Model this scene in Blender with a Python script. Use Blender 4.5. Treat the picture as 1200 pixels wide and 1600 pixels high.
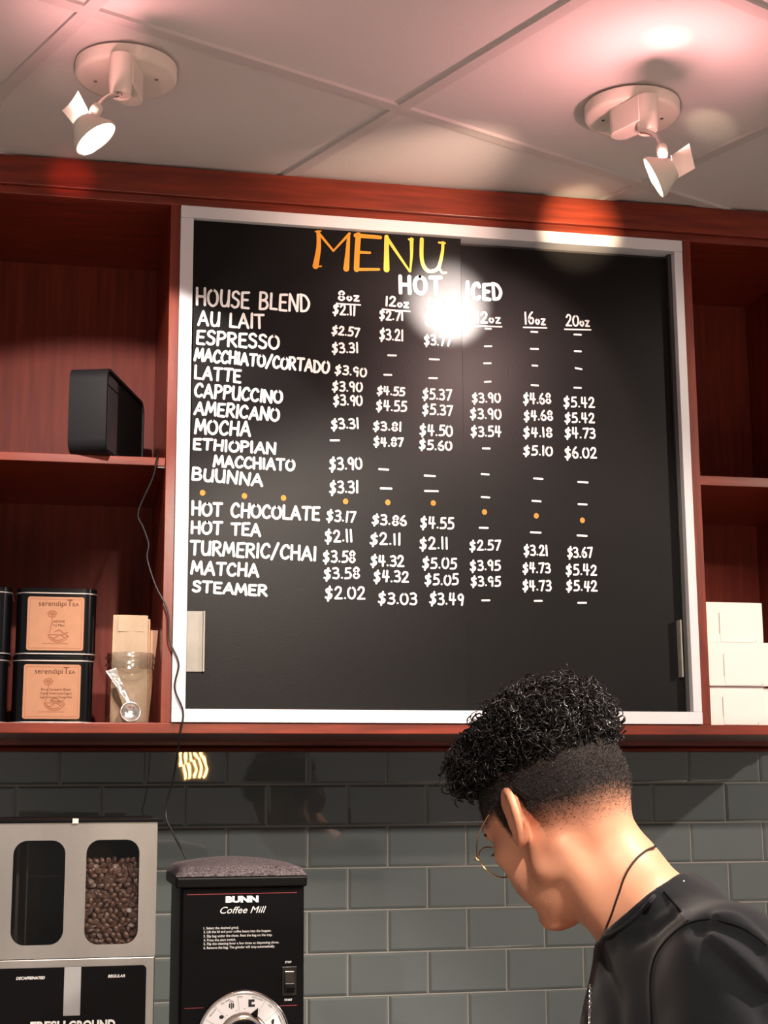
import bpy, bmesh, math, random
import numpy as np
from mathutils import Vector, Matrix
from mathutils.bvhtree import BVHTree

random.seed(7)
rng = np.random.default_rng(7)
scene = bpy.context.scene
for o in list(bpy.data.objects):
    bpy.data.objects.remove(o, do_unlink=True)
COL = scene.collection

# ------------------------------------------------------------------ camera
CAM = np.array([-0.1803, -2.6196, 1.6])
ROT = np.array([[0.97897926, -0.20387449, -0.00589934],      # camera right
                [-0.03160492, -0.1802105, 0.98312019],       # camera up
                [0.20149625, 0.96226783, 0.18286577]])       # view direction
FPX = 2400.0
cam_d = bpy.data.cameras.new('camera')
cam_d.sensor_fit = 'VERTICAL'
cam_d.sensor_height = 36.0
cam_d.lens = FPX / 1600 * 36.0
cam_d.clip_start = 0.05
cam_d.clip_end = 60
cam = bpy.data.objects.new('camera', cam_d)
COL.objects.link(cam)
cam.matrix_world = Matrix([[*(ROT[0][i], ROT[1][i], -ROT[2][i]), CAM[i]] for i in range(3)] + [[0, 0, 0, 1]])
scene.camera = cam

# ------------------------------------------------------------------ view, world, room lamps
vs = scene.view_settings
vs.view_transform = 'Standard'
vs.look = 'None'
vs.gamma = 1.0
vs.use_curve_mapping = False
vs.exposure = 0.45
try:
    scene.cycles.use_denoising = True
    scene.cycles.max_bounces = 8
    scene.cycles.sample_clamp_indirect = 6.0
    scene.cycles.caustics_reflective = False
    scene.cycles.caustics_refractive = False
except Exception:
    pass
world = bpy.data.worlds.new('World')
scene.world = world
world.use_nodes = True
bg = world.node_tree.nodes['Background']
bg.inputs[0].default_value = (1.0, 0.92, 0.87, 1)
bg.inputs[1].default_value = 0.25

def add_light(name, kind, loc, energy, color, target=None, **kw):
    d = bpy.data.lights.new(name, kind)
    d.energy = energy
    d.color = color
    for k, v in kw.items():
        setattr(d, k, v)
    o = bpy.data.objects.new(name, d)
    COL.objects.link(o)
    o.location = loc
    if target is not None:
        dv = Vector(target) - Vector(loc)
        o.rotation_euler = dv.to_track_quat('-Z', 'Y').to_euler()
    return o

WARM = (1.0, 0.86, 0.73)
# the ceiling spots of the room in front of the counter, outside the picture; their shades cut the light off below the fascia
for loc, tgt, en, deg in (((1.60, -1.50, 2.66), (0.62, -0.75, 1.40), 200, 50), ((0.35, -2.3, 2.66), (0.56, 0.1, 1.14), 140, 50),
                          ((2.6, -1.8, 2.66), (1.1, 0.1, 1.50), 105, 50)):
    add_light('ceiling_spot', 'SPOT', loc, en, WARM, tgt, spot_size=math.radians(deg), spot_blend=0.35, shadow_soft_size=0.03)

# downlights added over the unseen pale floor, so that its bounce brightens the ceiling
for loc in ((-0.9, -4.2, 2.68), (1.3, -4.2, 2.68), (0.2, -4.9, 2.68)):
    add_light('added_downlight', 'SPOT', loc, 520, WARM, (loc[0], loc[1] - 0.05, 0), spot_size=math.radians(85), spot_blend=0.5, shadow_soft_size=0.05)

# ------------------------------------------------------------------ helpers
def px(u, v, y):
    """point where the sight line of photo pixel (u, v) meets the upright plane at depth y"""
    d = ROT.T @ np.array([(u - 600) / FPX, (800 - v) / FPX, 1.0])
    return CAM + d * ((y - CAM[1]) / d[1])

def pz(u, v, z):
    d = ROT.T @ np.array([(u - 600) / FPX, (800 - v) / FPX, 1.0])
    return CAM + d * ((z - CAM[2]) / d[2])

def lin(c):
    return tuple((x / 12.92 if x <= 0.04045 else ((x + 0.055) / 1.055) ** 2.4) for x in c)

def rgb(r, g, b):
    return lin((r / 255, g / 255, b / 255))

def mat(name, color, rough=0.5, metal=0.0, spec=0.5, noise=0.0, scale=20.0, bump=0.0, bscale=200.0, stretch=(1, 1, 1),
        emit=None, estr=0.0, trans=0.0, ior=1.45, coat=0.0, sss=0.0, sheen=0.0, alpha=1.0, aniso=0.0):
    m = bpy.data.materials.new(name)
    m.use_nodes = True
    nt = m.node_tree
    b = nt.nodes['Principled BSDF']
    b.inputs['Base Color'].default_value = (*color, 1)
    b.inputs['Roughness'].default_value = rough
    b.inputs['Metallic'].default_value = metal
    b.inputs['Specular IOR Level'].default_value = spec
    b.inputs['IOR'].default_value = ior
    b.inputs['Transmission Weight'].default_value = trans
    b.inputs['Coat Weight'].default_value = coat
    b.inputs['Subsurface Weight'].default_value = sss
    if sss:
        b.inputs['Subsurface Radius'].default_value = (0.012, 0.005, 0.003)
        b.inputs['Subsurface Scale'].default_value = 1.0
    b.inputs['Sheen Weight'].default_value = sheen
    b.inputs['Alpha'].default_value = alpha
    b.inputs['Anisotropic'].default_value = aniso
    if emit is not None:
        b.inputs['Emission Color'].default_value = (*emit, 1)
        b.inputs['Emission Strength'].default_value = estr
    tc = nt.nodes.new('ShaderNodeTexCoord')
    if noise:
        mp = nt.nodes.new('ShaderNodeMapping')
        mp.inputs['Scale'].default_value = stretch
        nz = nt.nodes.new('ShaderNodeTexNoise')
        nz.inputs['Scale'].default_value = scale
        nz.inputs['Detail'].default_value = 5
        rp = nt.nodes.new('ShaderNodeValToRGB')
        lo = tuple(c * (1 - noise) for c in color)
        hi = tuple(min(1, c * (1 + noise)) for c in color)
        rp.color_ramp.elements[0].color = (*lo, 1)
        rp.color_ramp.elements[0].position = 0.3
        rp.color_ramp.elements[1].color = (*hi, 1)
        rp.color_ramp.elements[1].position = 0.7
        nt.links.new(tc.outputs['Object'], mp.inputs['Vector'])
        nt.links.new(mp.outputs['Vector'], nz.inputs['Vector'])
        nt.links.new(nz.outputs['Fac'], rp.inputs['Fac'])
        nt.links.new(rp.outputs['Color'], b.inputs['Base Color'])
    if bump:
        n2 = nt.nodes.new('ShaderNodeTexNoise')
        n2.inputs['Scale'].default_value = bscale
        n2.inputs['Detail'].default_value = 3
        bp = nt.nodes.new('ShaderNodeBump')
        bp.inputs['Strength'].default_value = bump
        bp.inputs['Distance'].default_value = 0.002
        nt.links.new(tc.outputs['Object'], n2.inputs['Vector'])
        nt.links.new(n2.outputs['Fac'], bp.inputs['Height'])
        nt.links.new(bp.outputs['Normal'], b.inputs['Normal'])
    return m

class MB:
    """collects vertices and faces; build() links them as ONE mesh object"""
    def __init__(self):
        self.v = []
        self.f = []
        self.mi = []
        self.cur = 0
    def add(self, vs_, fs_):
        n = len(self.v)
        self.v += [tuple(map(float, p)) for p in vs_]
        self.f += [tuple(i + n for i in f) for f in fs_]
        self.mi += [self.cur] * len(fs_)
        return self
    def box(self, a, b):
        x0, y0, z0 = a
        x1, y1, z1 = b
        return self.add([(x0, y0, z0), (x1, y0, z0), (x1, y1, z0), (x0, y1, z0), (x0, y0, z1), (x1, y0, z1), (x1, y1, z1), (x0, y1, z1)],
                        [(0, 3, 2, 1), (4, 5, 6, 7), (0, 1, 5, 4), (1, 2, 6, 5), (2, 3, 7, 6), (3, 0, 4, 7)])
    def quad(self, *p):
        return self.add(p, [tuple(range(len(p)))])
    def prism(self, poly, d0, d1, axis='y'):
        """extrude a polygon given in (x, z) between y = d0 and y = d1 (or in (x, y) between z values)"""
        n = len(poly)
        if axis == 'y':
            vs_ = [(p[0], d0, p[1]) for p in poly] + [(p[0], d1, p[1]) for p in poly]
        elif axis == 'z':
            vs_ = [(p[0], p[1], d0) for p in poly] + [(p[0], p[1], d1) for p in poly]
        else:
            vs_ = [(d0, p[0], p[1]) for p in poly] + [(d1, p[0], p[1]) for p in poly]
        fs_ = [tuple(range(n)), tuple(range(2 * n - 1, n - 1, -1))]
        fs_ += [(i, i + n, (i + 1) % n + n, (i + 1) % n) for i in range(n)]
        return self.add(vs_, fs_)
    def frame_of(self, t):
        t = Vector(t).normalized()
        u = t.orthogonal().normalized()
        return u, t.cross(u)
    def tube(self, pts, r, n=10, caps=True, closed=False):
        pts = [Vector(p) for p in pts]
        m = len(pts)
        rs = r if hasattr(r, '__len__') else [r] * m
        vs_, fs_ = [], []
        u = None
        for i, p in enumerate(pts):
            if closed:
                t = pts[(i + 1) % m] - pts[i - 1]
            else:
                t = pts[min(i + 1, m - 1)] - pts[max(i - 1, 0)]
            t.normalize()
            if u is None:
                u = t.orthogonal().normalized()
            else:
                u = (u - t * u.dot(t))
                u = u.normalized() if u.length > 1e-6 else t.orthogonal().normalized()
            w = t.cross(u)
            for k in range(n):
                a = 2 * math.pi * k / n
                vs_.append(p + (u * math.cos(a) + w * math.sin(a)) * rs[i])
        rng_ = m if closed else m - 1
        for i in range(rng_):
            j = (i + 1) % m
            for k in range(n):
                k2 = (k + 1) % n
                fs_.append((i * n + k, i * n + k2, j * n + k2, j * n + k))
        if caps and not closed:
            fs_.append(tuple(range(n - 1, -1, -1)))
            fs_.append(tuple((m - 1) * n + k for k in range(n)))
        return self.add(vs_, fs_)
    def lathe(self, prof, c=(0, 0, 0), axis=(0, 0, 1), n=40, caps=True):
        """prof: list of (radius, height along axis)"""
        ax = Vector(axis).normalized()
        u, w = self.frame_of(ax)
        c = Vector(c)
        vs_, fs_ = [], []
        for r, h in prof:
            for k in range(n):
                a = 2 * math.pi * k / n
                vs_.append(c + ax * h + (u * math.cos(a) + w * math.sin(a)) * r)
        for i in range(len(prof) - 1):
            for k in range(n):
                k2 = (k + 1) % n
                fs_.append((i * n + k, i * n + k2, (i + 1) * n + k2, (i + 1) * n + k))
        if caps:
            if prof[0][0] > 1e-6:
                fs_.append(tuple(range(n - 1, -1, -1)))
            if prof[-1][0] > 1e-6:
                fs_.append(tuple((len(prof) - 1) * n + k for k in range(n)))
        return self.add(vs_, fs_)
    def build(self, name, m, parent=None, smooth=False, bevel=0.0, seg=2, angle=40, fixn=True):
        me = bpy.data.meshes.new(name)
        off = np.array(parent.location[:]) if parent is not None else np.zeros(3)
        if parent is not None and parent.parent is not None:
            off = off + np.array(parent.parent.location[:])
        vv = np.array(self.v) - off
        me.from_pydata(vv.tolist(), [], self.f)
        ms = m if isinstance(m, (list, tuple)) else [m]
        for q in ms:
            me.materials.append(q)
        for p, i in zip(me.polygons, self.mi):
            p.material_index = i
        if fixn:
            bm = bmesh.new()
            bm.from_mesh(me)
            bmesh.ops.recalc_face_normals(bm, faces=bm.faces)
            bm.to_mesh(me)
            bm.free()
        if smooth:
            me.shade_smooth()
            if angle < 180:
                me.set_sharp_from_angle(angle=math.radians(angle))
        o = bpy.data.objects.new(name, me)
        COL.objects.link(o)
        if parent is not None:
            o.parent = parent
        if bevel:
            bv = o.modifiers.new('bevel', 'BEVEL')
            bv.width = bevel
            bv.segments = seg
            bv.limit_method = 'ANGLE'
            bv.angle_limit = math.radians(40)
        return o

def rrect(x0, z0, x1, z1, r, n=6):
    pts = []
    for cx, cz, a0 in ((x1 - r, z1 - r, 0), (x0 + r, z1 - r, 90), (x0 + r, z0 + r, 180), (x1 - r, z0 + r, 270)):
        for k in range(n + 1):
            a = math.radians(a0 + 90 * k / n)
            pts.append((cx + r * math.cos(a), cz + r * math.sin(a)))
    return pts

def empty(name, loc):
    o = bpy.data.objects.new(name, None)
    o.empty_display_size = 0.05
    COL.objects.link(o)
    o.location = loc
    return o

def tag(o, label=None, cat=None, group=None, kind=None):
    if label: o['label'] = label
    if cat: o['category'] = cat
    if group: o['group'] = group
    if kind: o['kind'] = kind
    return o

def thing(name, label, cat, loc, group=None):
    return tag(empty(name, loc), label, cat, group)

def struct(o):
    o['kind'] = 'structure'
    return o

def copy_tree(o, parent=None):
    c = o.copy()
    COL.objects.link(c)
    c.parent = parent
    for ch in list(o.children):
        copy_tree(ch, c)
    return c

def text_mesh(mb, s, loc, size, xdir=(1, 0, 0), zdir=(0, 0, 1), width=None, bold=0.0, shear=0.0, align='LEFT'):
    """built-in typeface laid flat on an upright face; appended to mb"""
    cu = bpy.data.curves.new('t', 'FONT')
    cu.body = s
    cu.size = 1.0
    cu.offset = bold
    cu.shear = shear
    cu.resolution_u = 3
    ob = bpy.data.objects.new('t', cu)
    COL.objects.link(ob)
    dg = bpy.context.evaluated_depsgraph_get()
    me = bpy.data.meshes.new_from_object(ob.evaluated_get(dg))
    bpy.data.objects.remove(ob)
    bpy.data.curves.remove(cu)
    if not len(me.vertices):
        return
    co = np.array([v.co[:] for v in me.vertices])
    x0, x1 = co[:, 0].min(), co[:, 0].max()
    sx = size
    if width: sx = width / max(1e-6, x1 - x0)
    ox = {'LEFT': x0, 'CENTER': (x0 + x1) / 2, 'RIGHT': x1}[align]
    X = np.array(xdir, float); Z = np.array(zdir, float)
    pts = np.array(loc)[None, :] + ((co[:, 0] - ox) * sx)[:, None] * X + (co[:, 1] * size)[:, None] * Z
    mb.add(pts, [tuple(p.vertices) for p in me.polygons])
    bpy.data.meshes.remove(me)

def catmull(pts, n=6, closed=False):
    P = [np.array(p, float) for p in pts]
    m = len(P)
    out = []
    for i in range(m if closed else m - 1):
        p0 = P[i - 1] if (i > 0 or closed) else P[0]
        p1, p2 = P[i], P[(i + 1) % m]
        p3 = P[(i + 2) % m] if (closed or i + 2 < m) else P[-1]
        for k in range(n):
            t = k / n
            out.append(0.5 * ((2 * p1) + (-p0 + p2) * t + (2 * p0 - 5 * p1 + 4 * p2 - p3) * t * t + (-p0 + 3 * p1 - 3 * p2 + p3) * t ** 3))
    if not closed:
        out.append(P[-1])
    return out

LAYER = [0]
def ribbon(mb, pts2, w, to3, w2=None):
    """flat painted stroke with round ends; pts2 in the plane, to3(x, z, lift) maps it into space.
    Sharp corners start a new stroke, and every stroke lies a hair above the one before it."""
    P = [np.array(p, float) for p in pts2]
    P = [p for i, p in enumerate(P) if i == 0 or np.linalg.norm(p - P[i - 1]) > 1e-6]
    if len(P) == 1:
        P.append(P[0] + np.array((1e-5, 0)))
    m = len(P)
    R = [w / 2 if w2 is None else (w + (w2 - w) * i / (m - 1)) / 2 for i in range(m)]
    runs, cur = [], [0]
    for i in range(1, m):
        cur.append(i)
        if i < m - 1:
            a = P[i] - P[i - 1]; b = P[i + 1] - P[i]
            if np.dot(a, b) < 0.55 * np.linalg.norm(a) * np.linalg.norm(b):
                runs.append(cur); cur = [i]
    runs.append(cur)
    for run in runs:
        LAYER[0] = (LAYER[0] + 1) % 9
        lift = LAYER[0] * 3e-5
        L, Rr = [], []
        n = len(run)
        for j, i in enumerate(run):
            t = P[run[min(j + 1, n - 1)]] - P[run[max(j - 1, 0)]]
            t /= np.linalg.norm(t) + 1e-12
            nn = np.array((-t[1], t[0]))
            L.append(P[i] + nn * R[i]); Rr.append(P[i] - nn * R[i])
        t0 = P[run[1]] - P[run[0]]; t1 = P[run[-1]] - P[run[-2]]
        a0 = math.atan2(t0[1], t0[0]); a1 = math.atan2(t1[1], t1[0])
        cap0 = [P[run[0]] + R[run[0]] * np.array((math.cos(a0 + math.pi / 2 + math.pi * k / 6), math.sin(a0 + math.pi / 2 + math.pi * k / 6))) for k in range(1, 6)]
        cap1 = [P[run[-1]] + R[run[-1]] * np.array((math.cos(a1 - math.pi / 2 + math.pi * k / 6), math.sin(a1 - math.pi / 2 + math.pi * k / 6))) for k in range(1, 6)]
        vs_ = [to3(*p, lift) for p in L + Rr + cap0 + cap1]
        fs_ = [(j, n + j, n + j + 1, j + 1) for j in range(n - 1)]
        fs_.append((0, *range(2 * n, 2 * n + 5), n))
        fs_.append((2 * n - 1, *range(2 * n + 5, 2 * n + 10), n - 1))
        mb.add(vs_, fs_)

# ------------------------------------------------------------------ hand-lettering strokes (cap height 1)
def _s(*p): return ('s', p)
def _l(*p): return ('l', p)
_O = lambda w: _s((w/2, 1), (w*.12, .82), (0, .5), (w*.12, .16), (w/2, 0), (w*.88, .16), (w, .5), (w*.88, .84), (w/2, 1))
GLY = {
 'A': (.72, [_l((0, 0), (.36, 1), (.72, 0)), _l((.13, .34), (.6, .34))]),
 'B': (.6, [_l((.04, 0), (.04, 1)), _s((.04, 1), (.4, .98), (.52, .78), (.4, .58), (.06, .53)), _s((.06, .53), (.45, .5), (.6, .27), (.44, .04), (.04, 0))]),
 'C': (.62, [_s((.6, .82), (.44, 1), (.2, .9), (.02, .5), (.12, .12), (.38, 0), (.6, .14))]),
 'D': (.66, [_l((.05, 0), (.05, 1)), _s((.0, 1), (.36, .93), (.62, .62), (.62, .32), (.4, .05), (.05, 0))]),
 'E': (.54, [_l((.54, 1), (.05, .97), (.05, .02), (.54, 0)), _l((.05, .52), (.45, .52))]),
 'H': (.66, [_l((.04, 0), (.04, 1)), _l((.62, 0), (.62, 1)), _l((.04, .5), (.62, .5))]),
 'I': (.14, [_l((.07, 0), (.07, 1))]),
 'K': (.6, [_l((.04, 0), (.04, 1)), _l((.55, 1), (.06, .45), (.58, 0))]),
 'L': (.5, [_l((.05, 1), (.05, .02), (.5, 0))]),
 'M': (.82, [_l((0, 0), (.12, 1), (.41, .25), (.7, 1), (.82, 0))]),
 'N': (.68, [_l((.04, 0), (.04, 1), (.62, 0), (.66, 1))]),
 'O': (.7, [_O(.7)]),
 'P': (.58, [_l((.05, 0), (.05, 1)), _s((.02, 1), (.38, 1), (.57, .77), (.42, .54), (.06, .47))]),
 'R': (.62, [_l((.05, 0), (.05, 1)), _s((.02, 1), (.4, 1), (.56, .77), (.4, .56), (.06, .5)), _l((.22, .5), (.62, 0))]),
 'S': (.54, [_s((.5, .86), (.32, 1), (.08, .9), (.08, .66), (.3, .53), (.5, .38), (.46, .1), (.22, 0), (.02, .12))]),
 'T': (.66, [_l((0, .98), (.66, 1)), _l((.33, .98), (.33, 0))]),
 'U': (.64, [_s((.04, 1), (.04, .4), (.14, .06), (.32, 0), (.5, .08), (.6, .4)), _l((.6, 1), (.61, 0))]),
 '/': (.5, [_l((0, -.08), (.5, 1.08))]),
 '$': (.56, [_s((.5, .78), (.32, .88), (.1, .8), (.12, .6), (.3, .48), (.48, .34), (.4, .1), (.2, .04), (.02, .14)), _l((.2, -.16), (.36, 1.06))]),
 '0': (.56, [_O(.56)]),
 '1': (.16, [_l((.08, 0), (.08, 1))]),
 '2': (.54, [_s((.04, .78), (.2, 1), (.44, .92), (.44, .62), (.2, .25), (.02, .02)), _l((.02, .02), (.54, .02))]),
 '3': (.5, [_s((.04, .95), (.3, 1), (.46, .82), (.36, .6), (.16, .53)), _s((.16, .53), (.42, .48), (.5, .24), (.34, .02), (.02, .06))]),
 '4': (.56, [_l((.1, 1), (.04, .42), (.54, .42)), _l((.4, 1), (.36, 0))]),
 '5': (.52, [_l((.5, 1), (.14, .98), (.1, .56)), _s((.1, .56), (.36, .6), (.52, .36), (.4, .06), (.02, .02))]),
 '6': (.52, [_s((.36, 1), (.12, .7), (.03, .3), (.2, 0), (.46, .1), (.46, .42), (.24, .52), (.05, .34))]),
 '7': (.52, [_l((.02, .96), (.52, 1), (.2, 0))]),
 '8': (.52, [_s((.27, .52), (.06, .74), (.26, 1), (.48, .78), (.27, .52), (.03, .24), (.26, 0), (.5, .22), (.27, .52))]),
 '9': (.5, [_s((.46, .72), (.28, 1), (.04, .8), (.12, .52), (.34, .5), (.46, .72)), _l((.46, .8), (.4, 0))]),
 '.': (.12, [_l((.06, .06), (.062, .06))]),
 '-': (.6, [_l((0, .5), (.6, .5))]),
 'o': (.4, [_s((.2, .5), (.02, .25), (.2, 0), (.38, .25), (.2, .5))]),
 'z': (.38, [_l((.02, .5), (.36, .5), (.02, 0), (.38, 0))]),
 ' ': (.42, []),
}

def hand_letter(mb, s, x0, z0, x1, z1, h, w, y, gap=.2):
    """letter s on the upright plane y between baseline ends (x0, z0) and (x1, z1), cap height h, pen width w"""
    tot = sum(GLY[c][0] for c in s) + gap * (len(s) - 1)
    L = math.hypot(x1 - x0, z1 - z0)
    ex = ((x1 - x0) / L, (z1 - z0) / L)
    ez = (-ex[1], ex[0])
    k = (L - w) / tot
    pen = 0.0
    for c in s:
        wd, strokes = GLY[c]
        jz = random.uniform(-.03, .03)
        jh = random.uniform(.95, 1.04)
        sl = random.uniform(-.02, .05)
        for kind, pts in strokes:
            q = [np.array(((pen + p[0]) * k + w / 2 + sl * p[1] * h, (p[1] * jh + jz) * (h - w) + w / 2)) for p in pts]
            if kind == 's':
                q = catmull(q, 5)
            q = [(x0 + ex[0] * a[0] + ez[0] * a[1], z0 + ex[1] * a[0] + ez[1] * a[1]) for a in q]
            ribbon(mb, q, w, lambda X, Z, e: (X, y - e, Z))
        pen += wd + gap

# ------------------------------------------------------------------ materials
M = {}
def wood(name, c, stretch):
    m = mat(name, c, rough=0.33, spec=0.5, noise=0.35, scale=6, stretch=stretch, coat=0.25, bump=0.08, bscale=60)
    m.node_tree.nodes['Principled BSDF'].inputs['Coat Roughness'].default_value = 0.2
    return m
CH = rgb(118, 43, 25)
M['wood_h'] = wood('cherry_wood_along', CH, (1.2, 9, 14))
M['wood_v'] = wood('cherry_wood_upright', CH, (14, 9, 1.2))
M['wood_back'] = mat('cherry_veneer', rgb(118, 46, 34), rough=0.55, spec=0.3, noise=0.22, scale=6, stretch=(16, 6, 1.0))
M['panel_black'] = mat('black_marker_board', rgb(13, 12, 13), rough=0.39, spec=0.22, noise=0.10, scale=7, bump=0.05, bscale=260)
M['alu'] = mat('white_coated_aluminium', rgb(220, 219, 224), rough=0.42, spec=0.5)
M['alu_dark'] = mat('dark_track', rgb(70, 68, 68), rough=0.4, metal=0.4)
M['pull'] = mat('clouded_grey_plastic', rgb(150, 146, 136), rough=0.3, noise=0.12, scale=30)
M['chalk'] = mat('white_paint_pen', rgb(244, 242, 240), rough=0.6)
M['orange'] = mat('orange_paint_pen', rgb(214, 142, 34), rough=0.6)
M['yellow'] = mat('yellow_title_letters', rgb(218, 196, 74), rough=0.6)  # N and U of the title, yellower than M and E
M['gold_dot'] = mat('gold_paint_pen', rgb(180, 130, 46), rough=0.6)
M['ceil'] = mat('ceiling_board', rgb(212, 206, 204), rough=0.95, spec=0.1, bump=0.25, bscale=420)
M['tbar'] = mat('ceiling_bar', rgb(200, 192, 190), rough=0.6, spec=0.3)
M['tile'] = mat('grey_glazed_tile', rgb(95, 101, 101), rough=0.018, spec=0.65, noise=0.05, scale=5, bump=0.06, bscale=9)
M['grout'] = mat('grey_grout', rgb(150, 146, 140), rough=0.9, spec=0.1)
M['plaster'] = mat('plaster', rgb(150, 120, 105), rough=0.9)
M['floor'] = mat('pale_floor', rgb(186, 176, 170), rough=0.5, noise=0.15, scale=3)
M['lampwhite'] = mat('white_lamp_enamel', rgb(226, 216, 204), rough=0.45)
M['chrome'] = mat('polished_steel', (0.8, 0.78, 0.76), rough=0.12, metal=1.0)

# ------------------------------------------------------------------ setting
ZC = 2.7119
mb = MB().box((-3.2, 0.424, 0), (3.6, 0.56, 2.78))
struct(mb.build('wall_back', M['plaster']))
mb = MB()
mb.box((-1.3, 0.4205, 0.82), (2.3, 0.4239, 1.712))
grout = mb
mb.cur = 1
for k in range(11):
    z1 = 1.6268 + 0.0807 - 0.0807 * k
    z0 = z1 - 0.0807
    xo = -0.0195 + (0.1596 / 2 if k % 2 else 0)
    for i in range(-8, 15):
        x0 = xo + 0.1596 * i
        x1 = x0 + 0.1596
        g = 0.0016
        a, b, c, d = x0 + g, x1 - g, z0 + g, z1 - g
        t = [random.uniform(-.0004, .0004) for _ in range(4)]
        r = 0.0045
        yb, yf = 0.4206, 0.4165
        vs_ = [(a, yb, c), (b, yb, c), (b, yb, d), (a, yb, d),
               (a, yf + .0022, c), (b, yf + .0022, c), (b, yf + .0022, d), (a, yf + .0022, d),
               (a + r, yf + t[0], c + r), (b - r, yf + t[1], c + r), (b - r, yf + t[2], d - r), (a + r, yf + t[3], d - r)]
        mb.add(vs_, [(8, 9, 10, 11), (4, 5, 9, 8), (5, 6, 10, 9), (6, 7, 11, 10), (7, 4, 8, 11), (0, 1, 5, 4), (1, 2, 6, 5), (2, 3, 7, 6), (3, 0, 4, 7)])
o = mb.build('trim_1', [M['grout'], M['tile']])
o.name = 'wall_back_tiles'
struct(o)

mb = MB().box((-3.2, -5.2, ZC + 0.006), (3.6, 0.424, ZC + 0.03))
struct(mb.build('ceiling', M['ceil']))
mb = MB()
ca, sa = math.cos(math.radians(24.1)), math.sin(math.radians(24.1))
N0 = np.array([0.3337, -0.3127])
A_, B_ = np.array([ca, sa]), np.array([sa, -ca])
PIT = 0.557
def bar(p, q, w, z0, z1):
    d = (q - p) / np.linalg.norm(q - p)
    n = np.array([-d[1], d[0]]) * w / 2
    mb.prism([tuple(p + n), tuple(p - n), tuple(q - n), tuple(q + n)], z0, z1, 'z')
def clip(p, d):
    # part of the line inside the room rectangle
    ts = []
    for ax, lo, hi in ((0, -3.1, 3.5), (1, -5.1, 0.40)):
        if abs(d[ax]) > 1e-9:
            a, b = (lo - p[ax]) / d[ax], (hi - p[ax]) / d[ax]
            ts.append((min(a, b), max(a, b)))
    t0 = max(t[0] for t in ts); t1 = min(t[1] for t in ts)
    return (p + d * t0, p + d * t1) if t1 > t0 + .05 else None
for k in range(-9, 12):
    s = clip(N0 + B_ * PIT * k, A_)
    if s: bar(*s, 0.022, ZC, ZC + 0.008)
    s = clip(N0 + A_ * PIT * k, B_)
    if s: bar(*s, 0.022, ZC + 0.0003, ZC + 0.008)
struct(mb.build('trim_1', M['tbar']))
struct(MB().box((-3.2, -5.2, -0.05), (3.6, 0.424, 0)).build('floor', M['floor']))

# ------------------------------------------------------------------ wall shelf unit
su = thing('wall_shelf_unit', 'dark cherry wood wall shelf unit framing the black menu board above the grey tiles', 'shelf unit', (0.45, 0.2, 1.7077))
XL, XR = -0.395, 1.292
ub = 0.0
MB().box((XL, -0.010, 2.6585), (XR, 0.016, 2.7116)).box((XL, -0.002, 2.6435), (XR, 0.016, 2.6585)).build('fascia', M['wood_h'], su, bevel=0.0012)
MB().box((XL, 0.016, 2.6600), (XR, 0.404, 2.7000)).build('top_panel', M['wood_h'], su)
MB().box((XL, 0.404, 1.7258), (XR, 0.4185, 2.7000)).build('back_panel', M['wood_back'], su)
MB().box((XL, -0.004, 1.7077), (XR, 0.404, 1.7258)).build('bottom_shelf', M['wood_h'], su, bevel=0.0015)
for a, b in ((-0.0172, -0.0002), (0.9504, 0.9706), (XL, XL + 0.02), (XR - 0.0215, XR)):
    MB().box((a, 0.0, 1.7258), (b, 0.404, 2.6600)).build('upright', M['wood_v'], su, bevel=0.0008)
MB().box((XL + 0.02, 0.003, 2.1672), (-0.0176, 0.404, 2.1818)).build('shelf', M['wood_h'], su, bevel=0.001)
MB().box((0.971, 0.003, 2.1690), (XR - 0.0215, 0.404, 2.1872)).build('shelf', M['wood_h'], su, bevel=0.001)
MB().box((-0.0300, 0.010, 2.1650), (-0.0176, 0.020, 2.1672)).build('shelf_bracket', M['chrome'], su)
prof = [(0.404, 1.7077), (0.404, 1.7020), (0.396, 1.6990), (0.392, 1.6955), (0.396, 1.6915), (0.402, 1.6893), (0.4162, 1.6893), (0.4162, 1.7077)]
MB().prism(prof, XL, XR, 'x').build('cove_moulding', M['wood_h'], su, smooth=True, angle=50)
MB().box((XL, 0.330, 1.7005), (XR, 0.4035, 1.7077)).build('support_rail', M['wood_h'], su)

# ------------------------------------------------------------------ menu board
bd = thing('menu_board', 'large black sliding-panel menu board in a white metal frame, hand-lettered hot drinks and prices', 'menu board', (0.475, 0.0, 1.7262))
zb, zt = 1.7264, 2.6412
MB().box((0.0002, -0.010, zt - 0.0225), (0.9500, 0.030, zt)).build('frame_rail', M['alu'], bd, bevel=0.001)
MB().box((0.0002, -0.010, zb), (0.9500, 0.030, zb + 0.0222)).build('frame_rail', M['alu'], bd, bevel=0.001)
MB().box((0.0002, -0.009, zb + 0.0224), (0.0232, 0.030, zt - 0.0227)).build('frame_stile', M['alu'], bd, bevel=0.001)
MB().box((0.9335, -0.009, zb + 0.0224), (0.9500, 0.030, zt - 0.0227)).build('frame_stile', M['alu'], bd, bevel=0.001)
MB().box((0.9265, 0.006, zb + 0.0224), (0.9333, 0.030, zt - 0.0227)).build('side_channel', M['alu_dark'], bd)
MB().box((0.0232, 0.024, zb + 0.0224), (0.9265, 0.030, zt - 0.0227)).build('backing', M['alu_dark'], bd)
Y1, Y2 = 0.001, 0.014
xm = px(725, 700, Y1)[0]
p1 = MB().box((0.0234, Y1, zb + 0.0226), (xm, Y1 + 0.006, zt - 0.0229)).build('sliding_panel', M['panel_black'], bd, bevel=0.0008)
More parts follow.
